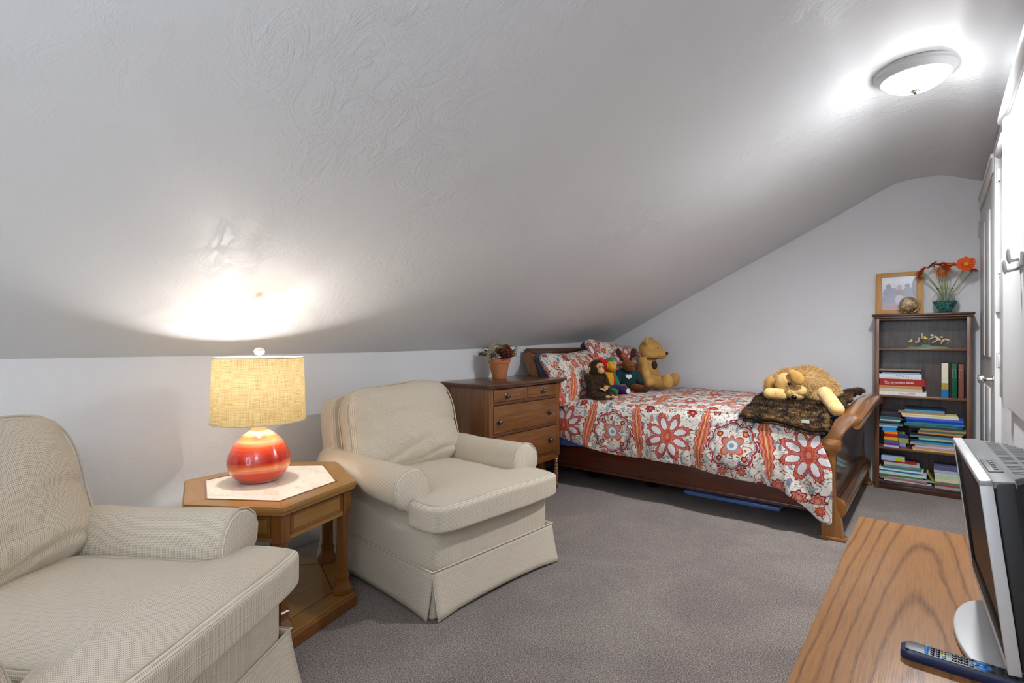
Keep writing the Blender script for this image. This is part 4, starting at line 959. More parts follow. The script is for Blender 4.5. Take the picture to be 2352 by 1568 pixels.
sh=obj('shade',bm,M['shade'],t,smooth=True,uv=False); sh['label']='cream linen drum shade'
for zz,rr in ((zb,rb),(zt,rt_)): tube('shade_rim',[(rr*math.cos(2*PI*k/72),rr*math.sin(2*PI*k/72),zz) for k in range(72)],.0025,M['piping'],t,6,True)
bm=bmesh.new(); tube_bm(bm,[(0,0,.572),(.0,.0,.600)],.004,8)
for k in range(3): tube_bm(bm,[(0,0,.574),(.197*math.cos(2*PI*k/3),.197*math.sin(2*PI*k/3),.582)],.002,6)
tube_bm(bm,[(.015,0,.38),(.055,0,.44),(.055,0,.52),(.0,0,.574),(-.055,0,.52),(-.055,0,.44),(-.015,0,.38)],.0015,6)
obj('harp',bm,M['brass'],t,smooth=True)
lathe('finial',[(0,.597),(.014,.598),(.022,.606),(.025,.616),(.020,.626),(.010,.631),(0,.632)],M['acryl'],t,20)
bm=bmesh.new(); lathe_bm(bm,[(0,.40),(.013,.40),(.014,.42),(.030,.455),(.030,.475),(.018,.497),(0,.503)],20)
mb=material('lit bulb',.3,col=(1,1,1)); bsdf(mb).inputs['Emission Strength'].default_value=6; bsdf(mb).inputs['Emission Color'].default_value=(1,.9,.75,1)
bo=obj('bulb',bm,mb,t,smooth=True); bo.visible_shadow=True
# ---------------------------------------------------------------- armchairs
def se(p,zr,n=64):
    k=max(1e-6,1-abs(zr)**p)**(1/p); out=[]
    for i in range(n):
        a=2*PI*i/n; c_,s_=math.cos(a),math.sin(a); m_=(abs(c_)**p+abs(s_)**p)**(-1/p)*k; out.append((c_*m_,s_*m_))
    return out
def armchair(loc,rz,label):
    t=thing('armchair',label,'armchair',loc,rz,'cream skirted armchairs')
    Wf=M['waffle']
    cushion('seat_base',.99,.86,.26,Wf,t,n=10,p=16,loc=(-.08,0,.29))
    # skirt panels, flaring to the floor, parted at the corners over a kick pleat
    def panel(name,p0,p1,nrm,flare,hem):
        bm=bmesh.new(); lay=bm.loops.layers.uv.new('UVMap'); p0=Vector(p0); p1=Vector(p1); nrm=Vector(nrm); N=24; K=8; rows=[]
        for i in range(N+1):
            s=i/N; base=p0.lerp(p1,s); edge=min(1,min(s,1-s)*6)
            row=[]
            for k in range(K+1):
                q=k/K; out=flare*q**1.3*(1.0+.35*(1-edge)-.25*math.sin(PI*s))
                z=.212+(hem+.012*math.sin(PI*s)-.212)*q
                co=Vector((base.x+nrm.x*out,base.y+nrm.y*out,z)); v_=bm.verts.new(co); row.append((v_,(s*(p1-p0).length,q*.21)))
            rows.append(row)
        for a,b in zip(rows,rows[1:]):
            for k in range(K):
                f=bm.faces.new((a[k][0],b[k][0],b[k+1][0],a[k+1][0]))
                for l,q in zip(f.loops,(a[k],b[k],b[k+1],a[k+1])): l[lay].uv=q[1]
        o=obj(name,bm,Wf,t,smooth=True,uv=False); md=o.modifiers.new('s','SOLIDIFY'); md.thickness=.008; md.offset=-1; return o
    x0,x1,y0=-.58,.425,.435
    panel('skirt',(x1,-y0,0),(x1,y0,0),(1,0),.035,.008); panel('skirt',(x0,-y0,0),(x0,y0,0),(-1,0),.02,.008)
    panel('skirt',(x0,-y0,0),(x1,-y0,0),(0,-1),.028,.008); panel('skirt',(x0,y0,0),(x1,y0,0),(0,1),.028,.008)
    for sx_ in (x0,x1):
        for sy_ in (-y0,y0):
            bm=bmesh.new(); lay=bm.loops.layers.uv.new('UVMap'); s1=1 if sx_>0 else -1; s2=1 if sy_>0 else -1
            pts=[(sx_-s1*.09,sy_-s2*.002),(sx_-s1*.02,sy_-s2*.002),(sx_-s1*.004,sy_-s2*.006),(sx_-s1*.002,sy_-s2*.02),(sx_-s1*.002,sy_-s2*.09)]
            lo=[bm.verts.new((a,b,.008)) for a,b in [(p[0]+s1*.012,p[1]+s2*.012) for p in pts]]; hi=[bm.verts.new((a,b,.212)) for a,b in pts]
            for k in range(4):
                f=bm.faces.new((lo[k],lo[k+1],hi[k+1],hi[k]))
                for l,q in zip(f.loops,((k*.04,0),(k*.04+.04,0),(k*.04+.04,.2),(k*.04,.2))): l[lay].uv=q
            obj('pleat',bm,Wf,t,smooth=True,uv=False)
    loop=[(x1+.002,-y0-.002,.212),(x1+.002,y0+.002,.212),(x0-.002,y0+.002,.212),(x0-.002,-y0-.002,.212)]
    tube('skirt_welt',[Vector(loop[i]).lerp(Vector(loop[(i+1)%4]),k/6) for i in range(4) for k in range(6)],.0045,M['piping'],t,8,True)
    # arms
    for s in (-1,1):
        sec=[(.318,.37),(.316,.43),(.306,.48),(.306,.54),(.322,.592),(.357,.632),(.408,.648),(.460,.636),(.503,.602),(.520,.555),(.512,.503),(.482,.466),(.444,.450),(.432,.37)]
        cxs=sum(p[0] for p in sec)/len(sec); czs=.54
        bm=bmesh.new(); lay=bm.loops.layers.uv.new('UVMap'); rows=[]; per=[0]
        for a,b in zip(sec,sec[1:]): per.append(per[-1]+math.dist(a,b))
        X_=[-.56]+[-.56+.79*k/14 for k in range(1,14)]+[.222,.240,.251,.256]
        for k,x_ in enumerate(X_):
            sh_=1.0 if x_<.23 else {.240:.985,.251:.95,.256:.88}.get(x_,1)
            sag=.012*math.sin(PI*min(1,max(0,(x_+.56)/.8)))
            tw=.012*noise.noise(Vector((x_*6,s*3,0)))
            row=[]
            for i,(y_,z_) in enumerate(sec):
                yy=cxs+(y_-cxs)*sh_; zz=czs+(z_-czs)*sh_ if z_>.45 else z_
                yy+=tw*sst(.45,.55,z_); yy-=.045*(1-sst(-.30,.12,x_))*sst(cxs-.02,cxs+.10,yy); zz+=(-sag*.6+tw*.4)*sst(.5,.6,z_)
                
                row.append(bm.verts.new((x_,s*yy,zz)))
            rows.append(row)
        for k,(a,b) in enumerate(zip(rows,rows[1:])):
            for i in range(len(sec)-1):
                f=bm.faces.new((a[i],a[i+1],b[i+1],b[i]))
                for l,q in zip(f.loops,((X_[k],per[i]),(X_[k],per[i+1]),(X_[k+1],per[i+1]),(X_[k+1],per[i]))): l[lay].uv=q
        f=bm.faces.new(rows[-1]); 
        for l in f.loops: l[lay].uv=(l.vert.co.y,l.vert.co.z)
        bm.faces.new(rows[0])
        obj('arm',bm,Wf,t,smooth=True,uv=False)
        tube('arm_piping',[(.243,s*(cxs+(p[0]-cxs)*1.0),czs+(p[1]-czs)*1.0) for p in sec[1:-1]],.0042,M['piping'],t,8)
    # T seat cushion
    def tf(c_):
        k=.310+.150*sst(.22,.28,c_.x+.08); e=.0
        z=c_.z+ (.026*(1-(abs(c_.y)/.44)**2)*(1-((c_.x)/.42)**4) if c_.z>0 else 0)
        return (c_.x+.08+.012*(1-(c_.y/.44)**2)*sst(.2,.4,c_.x),c_.y/.44*k,z+.443)
    sx_,sy_,sz_=.80,.88,.125
    cushion('seat_cushion',sx_,sy_,sz_,Wf,t,n=30,p=11,pz=11,fn=tf,wr=.003,seed=2)
    for zz in (-1,1):
        pts=[]
        for a,b in se(11,.945,120):
            pts.append(tf(Vector((a*sx_/2,b*sy_/2,zz*sz_/2*.945))))
        tube('seat_piping',pts,.0042,M['piping'],t,8,True)
    # back
    o=cushion('back_frame',.15,.84,.66,Wf,t,n=14,p=9,loc=(-.545,0,.60),rot=(0,-.17,0))
    def bf(c_):
        u=c_.y/.40; v_=c_.z/.27; wid=1-.06*sst(.3,1,v_)+.03*sst(0,-1,v_)
        cr=0
        if c_.x>0:
            for z0,sl,am,wd in ((-.03,.10,.010,.014),(.07,-.05,.008,.012),(-.13,.16,.012,.016),(-.20,.02,.012,.015),(.15,.12,.006,.012)): cr-=am*math.exp(-((c_.z-z0-sl*c_.y-.015*math.sin(c_.y*13+z0*40))/wd)**2)*(.45+.55*math.sin(c_.y*6+z0*30))
            cr+=.012*noise.noise(Vector((c_.y*6,c_.z*8,1.7)))
        return (cr+c_.x*(1-.55*max(abs(u),abs(v_))**5)+.03*(1-u*u)*(1-v_*v_),c_.y*wid,c_.z-.012*abs(u)**3*(v_>0)+.01*math.sin(u*3))
    bc=cushion('back_cushion',.21,.80,.54,Wf,t,n=44,p=6,fn=bf,loc=(-.400,0,.725),rot=(0,-.26,0),wr=.016,seed=9)
    Rm=Matrix.Translation((-.400,0,.725))@Matrix.Rotation(-.26,4,'Y')
    for xx in (-.045,.045):
        pts=[]
        for k in range(56):
            a=2*PI*k/56; cu,sv=math.cos(a),math.sin(a); m_=(abs(cu)**6+abs(sv)**6)**(-1/6)
            y_=cu*m_*.40*.985; z_=sv*m_*.27*.985
            q=bf(Vector((xx,y_,z_))); pts.append(Rm@Vector((xx,q[1]*1.0,q[2]*1.0)))
        tube('back_piping',pts,.004,M['piping'],t,8,True)
    return t
a1=armchair((-2.15,2.03,0),math.radians(-3),'cream waffle weave armchair between the end table and the dresser')
a2=copy_tree(a1); a2.location=(-1.926,.346,0); a2.rotation_euler=(0,0,math.radians(33)); 
for c_ in a2.children:
    if c_.name.startswith('arm') and sum(v.co.y for v in c_.data.vertices)<0: c_.location.y=-.055; c_.location.z=-.02
a2['label']='cream waffle weave armchair in the left foreground, cut off by the frame'
# ---------------------------------------------------------------- bookcase
BX0,BX1,BY0,BY1=-.405,.215,5.41,5.60
t=thing('bookcase','narrow dark wooden bookcase with moulded top standing at the far wall','bookcase',(-.095,5.5,0))
bx=lambda n_,x0,x1,y0,y1,z0,z1,mt,bev=.002: wparent(box(n_,x0,x1,y0,y1,z0,z1,M[mt],bev=bev),t)
bx('side',BX0,BX0+.022,BY0,BY1,0,1.445,'shelf'); bx('side',BX1-.022,BX1,BY0,BY1,0,1.445,'shelf')
bx('face_strip',BX0-.002,BX0+.03,BY0-.006,BY0,0,1.445,'shelfe'); bx('face_strip',BX1-.03,BX1+.002,BY0-.006,BY0,0,1.445,'shelfe')
bx('back_panel',BX0+.022,BX1-.022,BY1-.010,BY1-.002,.0,1.445,'shelfin',0)
bx('top',BX0-.022,BX1+.022,BY0-.028,BY1,1.460,1.481,'shelf',.007); bx('crown_moulding',BX0-.012,BX1+.012,BY0-.018,BY1,1.447,1.460,'shelfe',.004); bx('crown_moulding',BX0+.025,BX1-.025,BY0-.004,BY1,1.428,1.447,'shelf',.002)
SZ=[1.196,.798,.358,.062]
for z_ in SZ[:3]:
    bx('shelf',BX0+.022,BX1-.022,BY0-.003,BY1-.012,z_-.020,z_,'shelfe',.004)
bx('shelf',BX0+.022,BX1-.022,BY0,BY1-.012,.045,.062,'shelf',.002)
bx('kick_board',BX0+.022,BX1-.022,BY0+.004,BY0+.016,.0,.045,'shelf',.002)
# ---------------------------------------------------------------- books
YB0=BY0+.004; zpp=.00362
bookmats={}
def bmat(h,k=0):
    if (h,k) not in bookmats: bookmats[(h,k)]=speckle('cover '+h.strip('#')+('g' if k else ''),h,'#%02x%02x%02x'%tuple(min(255,int(int(h[i:i+2],16)*1.10)+4) for i in (1,3,5)),90 if not k else 24,.45)
    return bookmats[(h,k)]
M['page']=speckle('book pages','#cfc6b0','#e4dcc8',200,.9,stretch=(1,1,14))
def xat(px_,y=YB0): return at(px_,900,y).x
def text(s,size,mat,parent,loc,rot,ext=.0004,width=None):
    cu=bpy.data.curves.new('title','FONT'); cu.body=s; cu.size=size; cu.extrude=ext; cu.align_x='CENTER'; cu.align_y='CENTER'
    o=bpy.data.objects.new('title',cu); C.objects.link(o); bpy.context.view_layer.update()
    me=bpy.data.meshes.new_from_object(o.evaluated_get(bpy.context.evaluated_depsgraph_get())); bpy.data.objects.remove(o)
    xs_=[v.co.x for v in me.vertices]
    if width and xs_:
        k=width/(max(xs_)-min(xs_)); me.transform(Matrix.Diagonal((k,1,1,1)))
    return link('title',me,mat,parent,loc,rot)
def flatbook(name,label,cat,x0,x1,z,th,depth,cover,group,y0=YB0,yaw=0.0,hard=True,title=None,tcol=None,tsize=.6,tw=.7,tx=0,tilt=0.0):
    xc=(x0+x1)/2; w_=x1-x0; t=thing(name,label,cat,(xc,y0,z),yaw,group); t.rotation_euler=(0,tilt,yaw)
    c_=.0016 if hard else .0007; c_=min(c_,th*.3)
    bm=bmesh.new(); hw=w_/2
    B(bm,-hw,hw,0,depth,0,c_); B(bm,-hw,hw,0,depth,th-c_,th); B(bm,-hw,hw,-.001,c_,0.0,th,min(.0012,th*.2),1)
    obj('cover',bm,bmat(cover),t)
    bm=bmesh.new(); B(bm,-hw+.003,hw-.003,c_,depth-.003,c_,th-c_); obj('pages',bm,M['page'],t)
    if title: text(title,th*tsize,tcol,t,(tx,-.0012,th*.48),(PI/2,0,0),width=w_*tw)
    return t
inkd=plain('dark ink','#3a3434',.7); inkr=plain('maroon ink','#8a3d3a',.7); inkw=plain('white ink','#f0ece6',.7); inkg=plain('gilt ink','#b89a5a',.5)
# second shelf, lying stack (bottom to top): x-left px, x-right px, thickness px, colour, ...
zc=SZ[1]
G='books lying in the left stack of the second shelf'
rowsA=[(2016,2128,9.0,'#d8d4d0','white hardback at the bottom of the second shelf stack, maroon lettering','WISCONSIN',inkr,.62,.34,.035),
 (2017,2119,7.5,'#c4b49c','beige book second from bottom of the second shelf stack',None,None,0,0,0),
 (2018,2118,6.0,'#b58a50','tan and brown book third from bottom of the second shelf stack',None,None,0,0,0),
 (2021,2124,15.5,'#9c2a30','thick red bible on its side with white title on spine','The Jerusalem Bible',inkw,.44,.66,-.02),
 (2018,2117,3.5,'#d6ccb8','thin cream book just above the thick red bible',None,None,0,0,0),
 (2017,2117,8.0,'#ced2d8','white paperback two above the thick red bible, black title','Falling Up',inkd,.5,.3,.02),
 (2026,2114,3.5,'#8ba0cc','thin pale blue book near the top of the second shelf stack',None,None,0,0,0),
 (2020,2111,4.0,'#17151a','black book second from top of the second shelf stack',None,None,0,0,0),
 (2019,2116,3.6,'#8e7a6a','taupe thin book topmost of the second shelf stack',None,None,0,0,0)]
for (a,b,th,colr,lab,ti,tc,ts,tw,tx) in rowsA:
    flatbook('book',lab,'book',xat(a),xat(b),zc,th*zpp-.0006,.15,colr,G,yaw=random.uniform(-.01,.01),title=ti,tcol=tc,tsize=ts,tw=tw,tx=tx); zc+=th*zpp
bb=[c_ for c_ in C.objects if c_.name.startswith('book') and c_.get('label','').startswith('thick red')][0]
bm=bmesh.new(); B(bm,-.115,-.045,-.0014,-.0006,.011,.0145); obj('subtitle_line',bm,inkw,bb)
def standbook(px0,px1,zt,cover,label,bands):
    x0,x1=xat(px0),xat(px1); z0=SZ[1]; t=thing('book',label,'book',((x0+x1)/2,YB0+.02,z0),0,'books standing upright on the second shelf')
    hw=(x1-x0)/2; h=zt-z0; bm=bmesh.new(); B(bm,-hw,-hw+.002,0,.14,0,h); B(bm,hw-.002,hw,0,.14,0,h); B(bm,-hw,hw,-.002,.003,0,h,.0018,2); obj('cover',bm,bmat(cover),t,ang=40)
    bm=bmesh.new(); B(bm,-hw+.002,hw-.002,.003,.136,.003,h-.004); obj('pages',bm,M['page'],t)
    for (za,zb_,cc) in bands:
        bm=bmesh.new(); B(bm,-hw-.0003,hw+.0003,-.0026,.002,h*za,h*zb_); obj('spine_band',bm,bmat(cc) if isinstance(cc,str) else cc,t)
    return t
ztop=lambda py_: at(2180,py_,YB0).z
s1=standbook(2162.5,2178.5,ztop(834),'#d3cab2','cream upright book with blue foot, leftmost of the three standing books',[(0,.24,'#1f6a9c'),(.24,.42,'#a88a3c')])
s2=standbook(2185,2198.5,ztop(835),'#17543c','dark green upright book, middle of the three standing books',[])
s3=standbook(2201.5,2214,ztop(836),'#7c4a42','reddish brown upright book, rightmost of the three standing books',[])
for s_ in (s2,s3):
    bm=bmesh.new(); 
    for q in ((-.011,.011,.16,.162),(-.011,.011,.226,.228),(-.011,-.0095,.16,.228),(.0095,.011,.16,.228)): B(bm,q[0],q[1],-.0032,-.002,q[2],q[3])
    obj('gilt_frame',bm,inkg,s_)
# third shelf
def stack(z0,G,rows_,depth,ks=1.0,y0=YB0,name='book',cat='book',where='',yaw=.02,rl=None):
    z=z0; n=len(rows_)
    ords=['bottom','second from bottom','third from bottom','fourth from bottom','fifth from bottom','sixth from bottom','seventh from bottom','eighth from bottom','ninth from bottom','tenth from bottom','eleventh from bottom','twelfth from bottom']
    for i,r in enumerate(rows_):
        a,b,th,colr,cn=r[:5]; th=th*ks; ti=r[5] if len(r)>5 else None
        pos='topmost' if i==n-1 else (ords[i] if i<12 and i<n/2+1 else ('second from top' if i==n-2 else 'third from top' if i==n-3 else 'fourth from top' if i==n-4 else 'fifth from top' if i==n-5 else 'sixth from top' if i==n-6 else 'seventh from top' if i==n-7 else 'eighth from top' if i==n-8 else 'ninth from top' if i==n-9 else 'tenth from top'))
        lab='%s %s, %s of the %s'%(cn,'book' if cat=='book' else 'booklet',pos,where)
        flatbook(name,lab,cat,xat(a,y0),xat(b,y0),z,th*zpp-.0007,depth*random.uniform(.92,1.0),colr,G,y0=y0+random.uniform(0,.004),yaw=random.uniform(-yaw,yaw),hard=th>5.5,title=ti,tcol=inkw,tsize=.5,tw=.4)
        z+=th*zpp
    return z
z1=stack(SZ[2],'small colourful books on the third shelf',[(2029,2064,4.5,'#b9c6d8','pale grey blue'),(2031,2065,6,'#7e2f8e','purple'),(2031,2063,6,'#1d7f78','teal'),(2030,2062,7,'#dba21e','yellow'),(2032,2062,7,'#b81f1f','red'),(2031,2062,6.5,'#ea861e','orange'),(2027,2059,9,'#2a8ed8','bright blue')],.075,where='small rainbow stack',yaw=.03)
stack(SZ[2],'books behind the small rainbow stack',[(2066,2081,9,'#8a8fc8','lilac grey'),(2062,2087,11,'#a8a05c','olive yellow'),(2062,2086,9,'#2c3f78','navy blue'),(2064,2080,6,'#8fb076','light green'),(2060,2084,10,'#181416','black')],.08,y0=YB0+.082,where='pile behind the rainbow stack')
stack(z1+.0005,'books above the small rainbow stack',[(2019,2062,6,'#a9b8cc','pale blue'),(2020,2074,6,'#5a7d84','grey teal'),(2022,2074,4.5,'#23323a','dark slate'),(2018,2066,4.5,'#1f6a52','dark green'),(2021,2068,5,'#b8bcc4','light grey'),(2022,2074,5,'#4b5a74','blue grey'),(2018,2070,5,'#3d6a66','sea green'),(2023,2070,8,'#332e38','charcoal'),(2023,2070,5,'#463f4c','dusky grey')],.13,where='upper left pile on the third shelf',yaw=.04,ks=.70)
stack(SZ[2],'books in the tall right pile of the third shelf',[(2096,2216,4.5,'#d0b860','yellow edged'),(2094,2214,5.5,'#c58a86','pink'),(2101,2210,7.5,'#b8b4c4','lavender white'),(2090,2208,6,'#a89a80','stone coloured'),(2092,2212,6.5,'#2f86c0','sky blue'),(2090,2209,5,'#14405a','deep navy'),(2110,2206,6.5,'#8fb89a','pale green'),(2090,2196,7,'#5b7c7c','grey green'),(2091,2186,6,'#20262e','black and white'),(2108,2211,6,'#b87e58','terracotta'),(2108,2217,5,'#3f6a5a','bottle green'),(2112,2219,7,'#9c8358','tan'),(2088,2215,5.5,'#3a4448','mottled dark grey'),(2076,2212,7,'#406c68','muted teal'),(2082,2215,7,'#2c7c98','turquoise'),(2081,2214,6.5,'#1c3aa0','royal blue'),(2080,2213,7,'#3f62c8','violet blue'),(2072,2203,6.5,'#cfc8b0','cream'),(2070,2200,5.5,'#d8cf98','pale yellow'),(2063,2170,5,'#a88560','sand coloured'),(2078,2170,8.5,'#5a93ac','light steel blue'),(2078,2170,5,'#152c48','midnight blue')],.165,y0=YB0-.012,where='tall right pile on the third shelf',yaw=.035,ks=.70)
z2=stack(SZ[3],'thin books in the bottom shelf left pile',[(2014,2144,4,'#4c5268','slate'),(2030,2140,5,'#b9b49c','oatmeal'),(2022,2130,4.5,'#a46a74','dusty rose'),(2017,2142,4,'#9aa6a0','sage grey'),(2020,2120,4.5,'#4a7a34','grass green'),(2014,2128,8,'#bccdd4','icy white'),(2024,2110,4,'#2f6ea0','mid blue'),(2018,2120,5,'#cfd6d2','off white'),(2028,2116,5,'#3a8080','teal'),(2030,2112,4.5,'#7d868e','grey'),(2030,2112,8.5,'#a3b8ac','pale mint'),(2028,2105,4,'#a0282c','crimson')],.16,where='bottom shelf left pile',yaw=.05,ks=.82)
flatbook('book','thick pale blue book with lime green label, crowning the bottom shelf left pile','book',xat(2024),xat(2078),z2,.036,.12,'#9fb4d4','thin books in the bottom shelf left pile',yaw=-.03)
bb=[c_ for c_ in C.objects if c_.get('label','').startswith('thick pale blue')][0]
bm=bmesh.new(); B(bm,.018,.072,-.003,.001,.004,.033); obj('lime_label',bm,plain('lime label','#b4cc2a',.5),bb)
stack(SZ[3],'books in the bottom shelf right pile',[(2146,2212,6,'#9a9a98','ash grey'),(2148,2212,3.5,'#a83a40','deep red'),(2146,2212,5.5,'#5c7a60','fern green'),(2147,2211,8,'#cfc6a8','ivory'),(2147,2211,6,'#b9c9a4','pale celery'),(2146,2212,6.5,'#b8c6c0','misty green'),(2145,2211,6,'#a9b0c0','light periwinkle'),(2145,2210,10,'#565a78','dusky indigo')],.15,y0=YB0+.008,where='bottom shelf right pile',yaw=.02)
# slanted book leaning between the piles
t=flatbook('book','thin olive book leaning on edge between the two bottom shelf piles','book',0,.095,0,.012,.12,'#8a8a3a',None); t.location=(xat(2136),YB0+.01,SZ[3]+.075); t.rotation_euler=(0,math.radians(62),0)
# ---------------------------------------------------------------- items on the bookcase
ZT=1.482
t=thing('picture_frame','light pine picture frame holding a snowy family photo on bookcase top','picture frame',(-.245,5.54,ZT),0); t.rotation_euler=(-.10,0,.0)
fw,fh=.325,.365
for n_,q in (('frame_side',(-fw/2,-fw/2+.04,0,fh)),('frame_side',(fw/2-.045,fw/2,0,fh)),('frame_side',(-fw/2+.04,fw/2-.045,0,.038)),('frame_side',(-fw/2+.04,fw/2-.045,fh-.038,fh))):
    box(n_,q[0],q[1],-.009,.009,q[2],q[3],M['frame'],t,bev=.002)
m=material('printed photo',.3); nt=NT(m); px_,py_,pz_=sep(nt,coords(nt)); n_=nz(nt,coords(nt),30,4); n2=nz(nt,mapping(nt,coords(nt),(40,1,14)),1,3)
zz=(pz_-.04)/.285
sky=ramp(nt,zz+(n_-.5)*.1,[(0,srgb('#b49aa2')),(.14,srgb('#a49aa8')),(.24,srgb('#8d90a6')),(.42,srgb('#a7abbf')),(.62,srgb('#c3c8d6')),(.85,srgb('#e3e6ee'))])
c=mix(nt,(n2-.45)*2.0,sky,srgb('#c9c6d4'))
def eblob(c,cx_,cz_,rx_,rz_,colr):
    e=(((px_-cx_)/rx_).pow(2.0)+((pz_-cz_)/rz_).pow(2.0)); e=e+(n_-.5)*.9
    return mix(nt,e.lt(1.0),c,srgb(colr))
for a in ((-.06,.19,.055,.045,'#878ba0'),(-.075,.245,.018,.022,'#8a7f8c'),(-.055,.14,.07,.035,'#9094a8'),(.005,.175,.026,.045,'#9c7a8c'),(.0,.235,.017,.022,'#b49aa0'),(.065,.19,.042,.045,'#8b8fa6'),(.055,.245,.017,.02,'#8f8690'),(.115,.23,.03,.09,'#77778e'),(0,.13,.03,.04,'#c4c0d0'),(-.04,.06,.08,.02,'#b08a94')): c=eblob(c,*a)
nt.set(bsdf(m).inputs['Base Color'],c)
box('photo',-fw/2+.04,fw/2-.045,-.002,.002,.038,fh-.038,m,t)
box('backing',-fw/2+.01,fw/2-.01,.009,.012,.01,fh-.01,M['dk'],t)
gm=bpy.data.materials.new('picture glass'); gm.use_nodes=True; b=bsdf(gm); b.inputs['Base Color'].default_value=(1,1,1,1); b.inputs['Alpha'].default_value=.06; b.inputs['Roughness'].default_value=.06; b.inputs['Specular IOR Level'].default_value=.7
nt=NT(gm); fr_=nt.new('ShaderNodeFresnel'); nt.set(b.inputs['Alpha'],X(nt,fr_.outputs[0])*1.2+.05)
box('glass',-fw/2+.04,fw/2-.045,-.0055,-.004,.038,fh-.038,gm,t)
box('easel_leg',-.02,.02,.012,.05,.0,.20,M['dk'],t)
# globe
t=thing('mini_globe','small antique style globe in a brass arc stand before the picture frame','globe',(-.178,5.47,ZT+.001),.2)
m=material('antique globe print',.35); nt=NT(m); n1=nz(nt,coords(nt),26,5,.55,.3); n2=nz(nt,coords(nt),120,2)
c=ramp(nt,n1,[(0,srgb('#b9a680')),(.50,srgb('#cdbb92')),(.51,srgb('#8c5a50')),(.60,srgb('#a87f62')),(.66,srgb('#8f8a5c'))]); nt.set(bsdf(m).inputs['Base Color'],mix(nt,n2*.3,c,srgb('#7c6a52'))); bsdf(m).inputs['Coat Weight'].default_value=.5
ball('sphere',(0,0,.078),.066,m,t,(.4,.3,0))
tube('arc_stand',[(.074*math.cos(a)*1.0,0,.079+.074*math.sin(a)) for a in [PI+.05+(PI+.35)*k/24 for k in range(25)]],.0028,M['brass'],t,8)
lathe('foot',[(0,0),(.022,0),(.024,.002),(.018,.006),(.004,.008),(0,.008)],M['brass'],t,24)
tube('equator',[(.0665*math.cos(a),.0665*math.sin(a),.078+.010*math.cos(a)) for a in [2*PI*k/40 for k in range(40)]],.0007,M['dk'],t,5,True)
# vase
VX,VY=.057,5.50
t=thing('glass_vase','round clear glass vase half filled with teal beads on bookcase','vase',(VX,VY,ZT))
gl=bpy.data.materials.new('clear glass'); gl.use_nodes=True; b=bsdf(gl); b.inputs['Base Color'].default_value=(.97,.99,.99,1); b.inputs['Roughness'].default_value=.02; b.inputs['Transmission Weight'].default_value=1; b.inputs['IOR'].default_value=1.15
vp=[(.046,0),(.048,.004),(.046,.012),(.050,.022),(.066,.050),(.080,.080),(.085,.105),(.080,.130),(.064,.152),(.050,.170),(.047,.180),(.052,.192),(.056,.200)]
bm=bmesh.new(); lathe_bm(bm,vp+[(r_-.002,z_) for r_,z_ in vp[::-1][:-1]]+[(.0,.006)],48,cap=False); lathe_bm(bm,[(0,0),(.046,0)],48,cap=False)
obj('bowl',bm,gl,t,smooth=True)
def rad_at(z):
    for (r0,a),(r1,b_) in zip(vp,vp[1:]):
        if a<=z<=b_: return r0+(r1-r0)*(z-a)/(b_-a)
    return .04
bead_m=[material('teal bead %s'%k,.12,col=srgb(h),spec=.7) for k,h in (('one','#2f9aa2'),('two','#1a6a70'),('three','#6cc4ca'),('four','#3c7d4c'))]
bm=bmesh.new(); random.seed(3); cnt=0
for k in range(1500):
    z=.014+.082*random.random(); rmx=rad_at(z)-.0075; a=random.uniform(0,2*PI); r_=rmx*(1-.25*random.random()**2) if z<.088 else rmx*math.sqrt(random.random())
    nf=len(bm.faces); bmesh.ops.create_icosphere(bm,subdivisions=1,radius=.0050,matrix=Matrix.Translation((r_*math.cos(a),r_*math.sin(a),z)))
    bm.faces.ensure_lookup_table(); mi=random.choice((0,0,1,2,3))
    for f in bm.faces[nf:]: f.material_index=mi
o=obj('glass_beads',bm,bead_m,t,smooth=True); o['kind']='stuff'; o['label']='teal and green glass beads'
